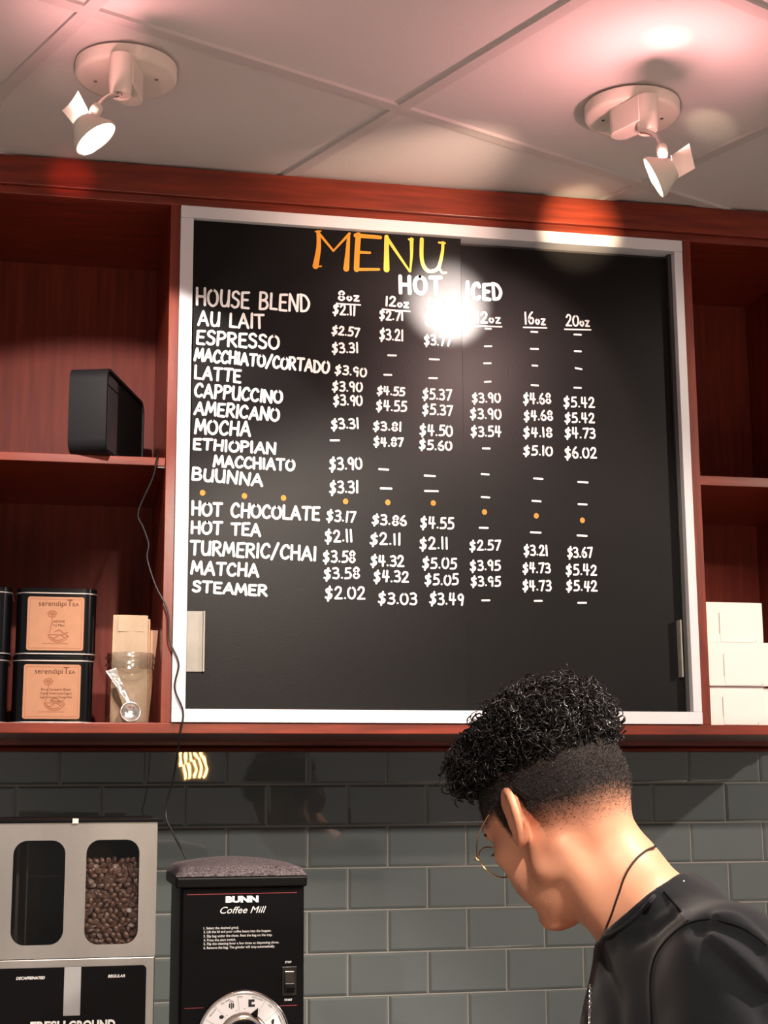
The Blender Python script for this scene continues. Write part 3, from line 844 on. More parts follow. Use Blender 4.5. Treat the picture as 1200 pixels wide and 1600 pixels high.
def paper_bag(x0, x1, yb_, ht, lean, mkey, label, tilt=0.0, fold=True):
    """a flat folded bag: thin slab with gusset creases, standing in the jar"""
    b = thing('paper_bag', label, 'paper bag', ((x0 + x1) / 2, yb_, ST + .003), 'folded paper bags in the jar')
    nx, nz = 10, 14
    mb = MB()
    pts = [[], []]
    for s in (0, 1):
        for j in range(nz + 1):
            h = j / nz
            for i in range(nx + 1):
                f = i / nx
                taper = 1.0 - 0.05 * h
                x = (x0 + x1) / 2 + (f - .5) * (x1 - x0) * taper + tilt * ht * h
                crease = .0013 * math.sin(f * 19 + h * 3 + x1 * 40) * (1 - h) + .0007 * math.sin(f * 7 + h * 9) + (.002 if abs(f - .5) > .36 else 0) * (1 - .5 * h)
                y = yb_ + lean * h + (s * .0035) + crease + .003 * math.sin(h * 4 + f * 2)
                pts[s].append((x, y, ST + .003 + h * ht))
    W = nx + 1
    for s in (0, 1):
        mb.add(pts[s], [(j * W + i, j * W + i + 1, (j + 1) * W + i + 1, (j + 1) * W + i) for j in range(nz) for i in range(nx)])
    K = W * (nz + 1)
    ring = [i for i in range(W)] + [j * W + nx for j in range(1, nz + 1)] + [nz * W + i for i in range(nx - 1, -1, -1)] + [j * W for j in range(nz - 1, 0, -1)]
    for k in range(len(ring)):
        a, c = ring[k], ring[(k + 1) % len(ring)]
        mb.f.append((a, c, c + K, a + K)); mb.mi.append(0)
    mb.build('sheet', M[mkey], b, smooth=True, angle=50)
    if fold:
        q = pts[0]
        top = [q[nz * W + i] for i in (1, nx - 1)]
        zt_ = top[0][2] - .002
        MB().box((top[0][0] + .003, top[0][1] - .0022, zt_ - .026), (top[1][0] - .003, top[0][1] - .0012, zt_)).build('folded_flap', M[mkey], b)
    return b
paper_bag(jx - .033, jx + .029, jy - .022, .183, .002, 'kraft_grey', 'pale paper bag standing tallest and foremost in the jar')
paper_bag(jx - .030, jx + .032, jy - .012, .178, .003, 'kraft', 'tan paper bag right behind the tallest bag in the jar', .01)
paper_bag(jx - .028, jx + .033, jy - .001, .160, .004, 'kraft', 'tan paper bag leaning right in the middle of the jar', .095, False)
paper_bag(jx - .026, jx + .030, jy + .011, .152, .004, 'kraft', 'tan paper bag at the back of the jar, tip leaning farthest right', .125, False)
# scoop hooked on the jar, bowl toward the viewer
sb = px(204, 1112, jy - RJ - .016)
sc_ = thing('coffee_scoop', 'small shiny steel scoop hanging bowl-down in front of the paper bag jar', 'scoop', tuple(sb))
rb = 0.0165
prof = [(rb * math.sin(a), -rb * .8 * math.cos(a)) for a in np.linspace(0.01, math.pi / 2, 10)]
prof += [(rb - .0006, 0.0)] + [((rb - .0006) * math.sin(a), -(rb - .0006) * .8 * math.cos(a)) for a in np.linspace(math.pi / 2, 0.01, 10)]
MB().lathe(prof, tuple(sb), (0.05, -1, 0.12), 36, caps=False).build('scoop_bowl', M['steel_shiny'], sc_, smooth=True, angle=70)
h0 = np.array(sb) + np.array([-.004, -.001, rb]); h1 = px(173, 1046, jy - RJ - .003)
mbh = MB()
for k in range(9):
    f = k / 8
    c = h0 * (1 - f) + np.array(h1) * f
    wd = .0028 + .0058 * f ** 1.3
    nrm = .0010
    mbh.v += [(c[0] - wd, c[1] - nrm + .0015 * f, c[2] - wd * .35), (c[0] + wd, c[1] - nrm, c[2] + wd * .35), (c[0] + wd, c[1] + nrm, c[2] + wd * .35), (c[0] - wd, c[1] + nrm + .0015 * f, c[2] - wd * .35)]
    if k:
        a = (k - 1) * 4
        mbh.f += [(a + i, a + (i + 1) % 4, a + 4 + (i + 1) % 4, a + 4 + i) for i in range(4)]
mbh.f += [(0, 1, 2, 3), (32, 33, 34, 35)]
mbh.mi = [0] * len(mbh.f)
mbh.build('scoop_handle', M['steel_shiny'], sc_, smooth=True, angle=30)

# white cartons
def carton(x0, x1, z0, z1, y0, depth, label, bulge=False):
    c = thing('takeout_box', label, 'box', ((x0 + x1) / 2, y0 + depth / 2, z0), 'white cartons in the right shelf')
    MB().box((x0, y0, z0), (x1, y0 + depth, z1)).build('carton_body', M['carton'], c, bevel=0.0012)
    w = x1 - x0; h = z1 - z0
    tx0, tx1 = x0 + w * .26, x0 + w * .80
    poly = [(tx0, z0 + h * .14), (tx0, z0 + h * .72), (tx0 + .004, z0 + h * .80)] + [(tx0 + (tx1 - tx0) * f, z0 + h * (.80 + (.05 * math.sin(math.pi * f) if bulge else 0))) for f in np.linspace(.1, .9, 7)] + [(tx1, z0 + h * .78), (tx1 + .004, z0 + h * .24), (tx1 + .007, z0 + h * .10), (tx1 + .0075, z0 + .001), (tx0 + .002, z0 + .001)]
    MB().prism(poly, y0 - .0010, y0 - .0001).build('tuck_tab', M['carton'], c, bevel=0.0003)
    mb = MB()
    y = y0 - .0003
    e3 = lambda X, Z, e: (X, y - e * .2, Z)
    ribbon(mb, [(tx0 - .0006, z0 + h * .22), (tx0 - .0006, z0 + h * .72)], .0010, e3)
    ribbon(mb, catmull([(tx1 + .0010, z0 + h * .22), (tx1 + .0060, z0 + h * .12), (tx1 + .0085, z0 + .002)], 5), .0009, e3)
    mb.build('slot', M['carton_slit'], c, fixn=False)
    return c
yb0 = 0.020
a, b = px(1109.5, 1131, yb0), px(1195, 1073, yb0)
carton(a[0], b[0], ST + .0004, b[2], yb0 + .004, .17, 'white takeout carton, bottom of the left stack beside the board', True)
zt1 = b[2] + .0006
a, b = px(1106, 1069, yb0), px(1198.5, 1005, yb0)
carton(a[0] - .001, b[0], zt1, b[2], yb0 - .006, .17, 'white takeout carton in the middle of its stack, jutting out')
zt2 = b[2] + .0006
a, b = px(1103, 1002, yb0), px(1191, 942, yb0)
carton(a[0] - .001, b[0], zt2, b[2], yb0 + .002, .17, 'white takeout carton on top of the stack beside the board')
a, b = px(1197, 1131, yb0), px(1195, 1075, yb0)
carton(a[0], a[0] + .112, ST + .0004, b[2], yb0 + .012, .17, 'white takeout carton at the right picture edge, next to the stack')

# ------------------------------------------------------------------ counter (below the picture) carrying the machines
CT = 0.900
M['counter'] = mat('dark_stone', rgb(48, 46, 46), rough=0.25, noise=0.3, scale=60)
mbc = MB().box((-1.3, -0.50, CT - 0.04), (2.3, 0.416, CT - .0005)).box((-1.28, -0.46, 0.0), (2.28, 0.416, CT - 0.04))
struct(mbc.build('trim_2', M['counter']))

# ------------------------------------------------------------------ double bean dispenser grinder
M['steel'] = mat('brushed_steel', (0.40, 0.395, 0.39), rough=0.36, metal=1.0, noise=0.14, scale=4, stretch=(3, 1, 1), bump=0.04, bscale=300)
M['blk'] = mat('black_appliance_enamel', rgb(10, 10, 12), rough=0.36, spec=0.13)
M['blk_panel'] = mat('black_front_plate', rgb(9, 9, 12), rough=0.36, spec=0.11)
M['blk_in'] = mat('dark_hopper_plastic', rgb(26, 23, 22), rough=0.3, spec=0.4)
M['grey_strip'] = mat('grey_printed_strip', rgb(150, 150, 152), rough=0.5)
M['white_ink'] = mat('white_print', rgb(225, 225, 225), rough=0.6)
M['red_ink'] = mat('red_print', rgb(140, 50, 56), rough=0.6)
M['pane'] = thin_clear('clear_hopper_window', (.93, .92, .91), 0.03)
M['bean'] = mat('roasted_coffee_bean', rgb(74, 52, 44), rough=0.36, spec=0.5, noise=0.45, scale=90)

def plate_with_holes(outer, holes, y0, y1, name, m, parent):
    cu = bpy.data.curves.new('p', 'CURVE')
    cu.dimensions = '2D'
    cu.fill_mode = 'BOTH'
    cu.extrude = abs(y1 - y0) / 2
    for poly in [outer] + holes:
        s = cu.splines.new('POLY')
        s.points.add(len(poly) - 1)
        for p, q in zip(s.points, poly):
            p.co = (q[0], q[1], 0, 1)
        s.use_cyclic_u = True
    ob = bpy.data.objects.new('p', cu)
    COL.objects.link(ob)
    me = bpy.data.meshes.new_from_object(ob.evaluated_get(bpy.context.evaluated_depsgraph_get()))
    bpy.data.objects.remove(ob)
    bpy.data.curves.remove(cu)
    mb = MB()
    yc = (y0 + y1) / 2
    mb.add([(v.co[0], yc - v.co[2], v.co[1]) for v in me.vertices], [tuple(p.vertices) for p in me.polygons])
    bpy.data.meshes.remove(me)
    return mb.build(name, m, parent)

YF = -0.420
gx0, gx1 = -0.2710, -0.0442
gt = 1.5685
gd = thing('coffee_grinder', 'stainless steel double-hopper coffee grinder with a half-full bean window, at lower left', 'coffee grinder', ((gx0 + gx1) / 2, -0.22, CT))
def win(u0, v0, u1, v1):
    a, b = px(u0, v1, YF), px(u1, v0, YF)
    return a[0], a[2], b[0], b[2]
wl = win(15.5, 1313, 103, 1478); wr = win(131, 1311.5, 218.5, 1476.5)
zs = px(120, 1497.5, YF)[2]
outer = rrect(gx0, zs + .0006, gx1, gt, 0.003, 3)
plate_with_holes(outer, [rrect(*wl, 0.0185, 7), rrect(*wr, 0.0185, 7)], YF, YF + 0.002, 'hopper_front', M['steel'], gd)
MB().box((gx0, YF + .0022, zs + .0006), (gx0 + .002, -0.03, gt)).box((gx1 - .002, YF + .0022, zs + .0006), (gx1, -0.03, gt)).box((gx0 + .002, -0.032, zs + .0006), (gx1 - .002, -0.03, gt)).build('hopper_sides', M['steel'], gd)
xmid = (wl[2] + wr[0]) / 2
for x0, x1, w in ((gx0 + .003, xmid - .001, wl), (xmid + .001, gx1 - .003, wr)):
    mb = MB()
    yb_ = -0.20
    mb.quad((x0, yb_, zs + .002), (x1, yb_, zs + .002), (x1, yb_, gt - .002), (x0, yb_, gt - .002))
    mb.quad((x0, YF + .004, zs + .002), (x0, yb_, zs + .002), (x0, yb_, gt - .002), (x0, YF + .004, gt - .002))
    mb.quad((x1, YF + .004, zs + .002), (x1, yb_, zs + .002), (x1, yb_, gt - .002), (x1, YF + .004, gt - .002))
    mb.quad((x0, YF + .004, zs + .002), (x1, YF + .004, zs + .002), (x1, yb_, zs + .002), (x0, yb_, zs + .002))
    mb.build('hopper_bin', M['blk_in'], gd)
    MB().box((w[0] - .004, YF + .0024, w[1] - .004), (w[2] + .004, YF + .0034, w[3] + .004)).build('window_pane', M['pane'], gd)
# a slide guide inside the empty hopper
a = px(25, 1390, -0.33); b = px(41, 1390, -0.33)
MB().box((a[0], -0.34, zs + .004), (a[0] + .004, -0.33, gt - .006)).box((b[0], -0.35, zs + .004), (b[0] + .002, -0.33, gt - .006)).box((b[0], -0.332, 1.4930), (b[0] + .05, -0.33, 1.4945)).build('slide_guide', mat('smoked_plastic_guide', rgb(58, 50, 48), rough=0.25), gd)
MB().box((gx0 - .002, YF - .004, gt + .0003), (gx1 + .008, -0.03, gt + .0048)).build('lid', M['blk'], gd, bevel=0.001)
a = px(118, 1283, YF - .005)
MB().box((a[0] - .004, YF - .006, gt - .0005), (a[0] + .004, YF - .0041, gt + .0058)).build('lid_clip', M['lampwhite'], gd)
zp = px(120, 1510.5, YF)[2]
plate = rrect(gx0 + .006, 1.02, px(228, 1540, YF)[0], zp, .006, 5)
MB().box((gx0, YF - .001, 1.0), (gx1, -0.03, zs)).build('grinder_body', M['steel'], gd, bevel=0.0015)
MB().box((gx0 + .01, YF + .02, CT), (gx1 - .01, -0.04, 1.0)).build('base', M['blk'], gd)
MB().prism(plate, YF - .0022, YF - .0011).build('front_plate', M['blk_panel'], gd)
a, b = px(98.5, 1587, YF), px(127, 1510.5, YF)
MB().box((a[0], YF - .0027, a[2]), (b[0], YF - .0023, zp)).build('printed_strip', M['grey_strip'], gd)
mb = MB()
yl = YF - .0026
def ptext(s, u0, v0, u1, cap_px, y=None, bold=.0, shear=0.0, mbx=None):
    yy = yl if y is None else y
    a, b = px(u0, v0, yy), px(u1, v0, yy)
    h = px(u0, v0 - cap_px, yy)[2] - a[2]
    text_mesh(mbx if mbx is not None else mb, s, tuple(a), h / .73, width=b[0] - a[0], bold=bold, shear=shear)
ptext('DECAFFEINATED', 25, 1531, 70, 4.5, bold=.03, shear=.25)
ptext('REGULAR', 168.5, 1527.5, 195.5, 4.5, bold=.03, shear=.25)
ptext('FRESH', 47, 1611.5, 102, 15, bold=.04)
ptext('GROUND', 107, 1610, 180, 15, bold=.04)
mb.build('lettering', M['white_ink'], gd, fixn=False)
for u, v in ((246.5, 1300), (246.5, 1370), (246, 1448), (243.5, 1505)):
    a = px(u, v, -.30)
    MB().lathe([(0.0, .003), (.0025, .0022), (.004, 0.0)], (gx1 + .0001, -.30 + .05 * ((v // 10) % 3), a[2]), (1, 0, 0), 12).build('rivet', M['chrome'], gd, smooth=True)

# beans behind the right window
def bean_shape():
    vs_, fs_ = [], []
    nu, nv = 12, 7
    for j in range(nv + 1):
        th = math.pi * j / nv
        for i in range(nu):
            ph = 2 * math.pi * i / nu
            x = math.cos(th); y = math.sin(th) * math.cos(ph); z = math.sin(th) * math.sin(ph)
            if z < 0: z *= .35
            if z < 0 and abs(y) < .3: z += .28 * (1 - abs(y) / .3)
            vs_.append((x * .0058, y * .0043, z * .0036))
    for j in range(nv):
        for i in range(nu):
            i2 = (i + 1) % nu
            fs_.append((j * nu + i, j * nu + i2, (j + 1) * nu + i2, (j + 1) * nu + i))
    return np.array(vs_), fs_
bv, bf = bean_shape()
ztop = px(175, 1355, YF + .01)[2]
mb = MB()
xa, xb = wr[0] - .006, wr[2] + .006
for ly in range(3):
    yy = YF + .0094 + ly * .0062
    z = wr[1] - .002
    row = 0
    while z < ztop + (ly * .004):
        x = xa + (.0045 if row % 2 else 0) + (ly * .003)
        while x < xb:
            q = Matrix.Rotation(random.uniform(0, 6.28), 3, 'Y') @ Matrix.Rotation(random.choice((1.57, -1.57)) + random.gauss(0, .45), 3, 'X') @ Matrix.Rotation(random.uniform(0, 6.28), 3, 'Z')
            s = random.uniform(.85, 1.12)
            R3 = np.array(q)
            mb.add((bv * s) @ R3.T + np.array((x + random.uniform(-.0012, .0012), yy + random.uniform(-.0008, .0012), z + random.uniform(-.001, .001))), bf)
            x += .0088
        z += .0066
        row += 1
bn = mb.build('coffee_beans', M['bean'], smooth=True, angle=60, fixn=False)
tag(bn, 'dark roasted coffee beans filling the right window of the steel grinder', 'coffee beans', kind='stuff')

# ------------------------------------------------------------------ coffee mill
YM = -0.420
cm = thing('coffee_mill', 'black retail coffee mill with speckled lid, printed steps and silver grind dial', 'coffee grinder', (0.072, -0.22, CT))
zc0 = 1.4785
M['speckle'] = mat('speckled_textured_plastic', rgb(92, 84, 88), rough=0.55, spec=0.4, noise=0.85, scale=330, bump=0.9, bscale=500)
MB().box((-0.0105, YM + .003, CT + .03), (0.1630, -0.235, zc0 + .004)).build('housing', M['blk'], cm, bevel=0.004, seg=3)
MB().box((-0.0075, YM - .0002, 1.02), (0.1605, YM + .0028, zc0 - .0006)).build('front_plate', M['blk_panel'], cm, bevel=0.001)
MB().box((-0.0185, YM - .010, zc0), (0.1650, -0.230, 1.4935)).build('hopper_collar', M['blk'], cm, bevel=0.003, seg=3)
for sx in (-0.008, 0.152):
    MB().lathe([(.010, 0), (.012, .002), (.012, .0298)], (sx, YM + .05, CT), n=20).build('foot', M['blk'], cm, smooth=True)
# lid: softly arched top with rounded corners
nx, ny = 28, 16
x0, x1, y0, y1 = -0.0178, 0.1640, YM - .008, -0.230
vs_, fs_ = [], []
for j in range(ny + 1):
    for i in range(nx + 1):
        f, g = i / nx, j / ny
        x = x0 + (x1 - x0) * f; y = y0 + (y1 - y0) * g
        ex = min(f, 1 - f) * (x1 - x0); ey = min(g, 1 - g) * (y1 - y0)
        e = min(1, ex / .010) * min(1, ey / .012)
        z = 1.4965 + .0085 * (1 - (1 - e) ** 2) + .0135 * math.sin(math.pi * f) * min(1, g / .45) * (1 - .3 * g)
        vs_.append((x, y, z))
W = nx + 1
fs_ += [(j * W + i, j * W + i + 1, (j + 1) * W + i + 1, (j + 1) * W + i) for j in range(ny) for i in range(nx)]
ring = [i for i in range(W)] + [j * W + nx for j in range(1, ny + 1)] + [ny * W + i for i in range(nx - 1, -1, -1)] + [j * W for j in range(ny - 1, 0, -1)]
base = len(vs_)
for k in ring:
    vs_.append((vs_[k][0], vs_[k][1], 1.4938))
nr = len(ring)
fs_ += [(ring[k], ring[(k + 1) % nr], base + (k + 1) % nr, base + k) for k in range(nr)]
fs_.append(tuple(range(base, base + nr)))
MB().add(vs_, fs_).build('hopper_lid', M['speckle'], cm, smooth=True, angle=50)
yl = YM - .0006
mb = MB()
ptext('BUNN', 352.5, 1410, 404, 9.5, bold=.06)
ptext('Coffee Mill', 344, 1427.5, 416, 11, bold=.0, shear=.35)
for s, u1, v in (('1. Select the desired grind.', 373, 1452.3), ('2. Lift the lid and pour coffee beans into the hopper.', 424, 1458.2), ('3. Slip bag under the chute. Rest the bag on the tray.', 425.5, 1464.8),
                 ('4. Press the start switch.', 368.5, 1471), ('5. Flip the cleaning lever a few times as dispensing slows.', 436, 1476.8), ('6. Remove the bag. The grinder will stop automatically.', 429.5, 1483)):
    ptext(s, 318, v, u1, 4.0, bold=.015)
ptext('STOP', 445.5, 1505, 455.5, 3.4, bold=.03)
ptext('START', 444.5, 1564, 456.5, 3.4, bold=.02)
mb.build('lettering', M['white_ink'], cm, fixn=False)
mb = MB()
for u0, v0, u1, v1 in ((292, 1398, 464, 1394.5), (288, 1576, 318, 1574.5), (430, 1572, 464, 1570.5)):
    a, b = px(u0, v0, yl), px(u1, v1, yl)
    mb.quad((a[0], yl, a[2] - .0004), (b[0], yl, b[2] - .0004), (b[0], yl, b[2] + .0004), (a[0], yl, a[2] + .0004))
mb.build('red_line', M['red_ink'], cm, fixn=False)
a, b = px(440, 1556, YM), px(463, 1509.5, YM)
sw = MB().box((a[0], YM - .0035, a[2]), (b[0], YM - .0003, b[2])).build('switch_frame', M['blk_in'], cm, bevel=0.0008)
zq = px(450, 1541, YM)[2]
rk = [(YM - .0036, a[2] + .004), (YM - .0036, b[2] - .005), (YM - .006, b[2] - .006), (YM - .0075, zq + .004), (YM - .013, zq), (YM - .006, a[2] + .005)]
MB().prism(rk, a[0] + .0035, b[0] - .0035, 'x').build('rocker_switch', mat('glossy_black_rocker', rgb(30, 30, 34), rough=0.12, spec=0.7), cm, bevel=0.0008)
dc = px(380, 1622.5, YM)
dx, dz = dc[0], dc[2]
Rd = 0.0648
dl = MB().lathe([(Rd - .0005, .0003), (Rd, .003), (Rd - .0015, .0058), (Rd - .004, .0062), (Rd - .0052, .0046), (Rd - .0052, .0003)], (dx, YM, dz), (0, -1, 0), 96).build('dial_ring', M['chrome'], cm, smooth=True, angle=60)
MB().lathe([(0, .0004), (Rd - .0053, .0004), (Rd - .0053, .0030), (0, .0030)], (dx, YM, dz), (0, -1, 0), 96).build('dial_face', mat('white_dial_plate', rgb(226, 224, 228), rough=0.4), cm)
MB().lathe([(.0355, .0032), (.0345, .0050), (.0275, .0078), (.0262, .0078), (.0262, .0032)], (dx, YM, dz), (0, -1, 0), 80).build('dial_bezel', M['chrome'], cm, smooth=True, angle=40)
MB().lathe([(0, .0032), (.0258, .0032), (.0258, .016), (.0245, .018), (0, .018)], (dx, YM, dz), (0, -1, 0), 64).build('dial_knob', M['blk'], cm, smooth=True, angle=40)
mb = MB()
yd = YM - .0034
def pol(r, a): return (dx + r * math.sin(math.radians(a)), dz + r * math.cos(math.radians(a)))
e3 = lambda X, Z, e: (X, yd - e * .2, Z)
for ang in (-84, -63, -42, -9, 31, 53, 80):
    ribbon(mb, [pol(.037, ang), pol(.0585, ang)], .0003, e3)
def icon(r, a, w, h):
    c = pol(r, a)
    mb.add([(c[0] + sx * w, yd, c[1] + sz * h) for sx, sz in ((-1, -1), (1, -1), (1, 1), (-1, 1))], [(0, 1, 2, 3)])
icon(.047, -21, .0008, .0042)
c = pol(.0475, -21); mb.add([(c[0] - .0035, yd, c[1] - .003), (c[0] - .0016, yd, c[1] - .0035), (c[0] - .0016, yd, c[1] + .003), (c[0] - .0035, yd, c[1] + .0025)], [(0, 1, 2, 3)])
mb.add([(c[0] + .0016, yd, c[1] - .0035), (c[0] + .0035, yd, c[1] - .003), (c[0] + .0035, yd, c[1] + .0025), (c[0] + .0016, yd, c[1] + .003)], [(0, 1, 2, 3)])
ribbon(mb, [(c[0] - .0028, c[1] + .0045), (c[0], c[1] + .0062), (c[0] + .0028, c[1] + .0045)], .0008, e3)
c = pol(.0478, 13)
mb.add([(c[0] + p[0] * .0045, yd, c[1] + p[1] * .005) for p in ((-1, -1), (1, -1), (1, -.35), (0, -.35), (0, .35), (.9, .35), (.9, 1), (-1, 1))], [tuple(range(8))])
c = pol(.0425, -46); mb.add([(c[0] + .0032 * math.cos(t * .4488), yd, c[1] + .0026 * math.sin(t * .4488)) for t in range(14)], [tuple(range(14))])
c = pol(.045, 62); mb.add([(c[0] + p[0] * .003, yd, c[1] + p[1] * .004) for p in ((-.2, -1), (.6, -1), (.9, .6), (.3, 1), (-.5, .2))], [tuple(range(5))])
for s, a0 in (('REGULAR', -50), ('PERC', -73), ('ELEC PERK', -27), ('DRIP', -5), ('AUTO DRIP', 20), ('FINE', 41), ('ESPRESSO', 66)):
    c = pol(.0545, a0)
    ar = math.radians(a0)
    text_mesh(mb, s, (c[0], yd, c[1]), .0030, xdir=(math.cos(ar), 0, -math.sin(ar)), zdir=(math.sin(ar), 0, math.cos(ar)), align='CENTER')
for r, a0 in ((.039, -36), (.0385, -15), (.0395, 2)):
    c = pol(r, a0); mb.add([(c[0] + .0007 * math.cos(t * .785), yd, c[1] + .0007 * math.sin(t * .785)) for t in range(8)], [tuple(range(8))])
mb.build('dial_marks', mat('black_print', rgb(24, 22, 24), rough=0.6), cm, fixn=False)
q = [pol(.0445, 26), pol(.0345, 33), pol(.0345, 17)]
MB().prism(q, YM - .0066, YM - .0036).build('dial_pointer', M['blk'], cm)

# filament bulb hanging over the customers' side; the top tiles mirror it
bl = px(295, 1195, 0.418)
yb_ = -4.4
k_ = (yb_ - 0.418) * -1
f_ = (bl[1] - CAM[1] + k_) / (bl[1] - CAM[1])
pb_ = np.array([CAM[0] + (bl[0] - CAM[0]) * f_, yb_, CAM[2] + (bl[2] - CAM[2]) * f_])
pl_ = thing('pendant_lamp', 'hanging filament bulb seen only as golden squiggles mirrored in the top tile row', 'pendant lamp', tuple(pb_))
mb = MB()
for q in range(5):
    x = -0.045 + .0225 * q
    mb.tube(catmull([(pb_[0] + x, pb_[1], pb_[2] - .07), (pb_[0] + x * 1.3 + .006, pb_[1], pb_[2] - .02), (pb_[0] + x * 1.2 - .004, pb_[1], pb_[2] + .03), (pb_[0] + x * .8, pb_[1], pb_[2] + .075)], 5), 0.0045, 8)
mb.build('filament', mat('glowing_filament', (1, .6, .2), emit=(1.0, .55, .18), estr=120), pl_)
MB().lathe([(0.0, 0), (.02, 0), (.024, .01), (.024, .05), (.008, .06)], (pb_[0], pb_[1], pb_[2] + .10), n=20).build('socket', M['tin'], pl_, smooth=True)
MB().tube([(pb_[0], pb_[1], pb_[2] + .155), (pb_[0], pb_[1], ZC + .005)], 0.003, 8).build('flex', M['cord'], pl_)

# ------------------------------------------------------------------ the barista
# local frame of the figure: (right, up, away) of the viewing direction, origin between the ears
O_H = CAM + 1.9 * (ROT.T @ np.array([(879 - 600) / FPX, (800 - 1275) / FPX, 1.0]))
def to_world(P):
    return O_H + np.asarray(P) @ ROT
def wdir(x, y, z):
    """world offset -> local offset"""
    return ROT @ np.array([x, y, z], float)
AZ, PI_ = math.radians(51), math.radians(38)
HF = np.array([-math.cos(PI_) * math.cos(AZ), -math.sin(PI_), math.cos(PI_) * math.sin(AZ)])
HU = np.array([-math.sin(PI_) * math.cos(AZ), math.cos(PI_), math.sin(PI_) * math.sin(AZ)])
HL = np.array([-math.sin(AZ), 0.0, -math.cos(AZ)])
HM = np.stack([HF, HL, HU])              # rows: face-forward, left, up
def hd(f, l, u):
    return HF * f + HL * l + HU * u

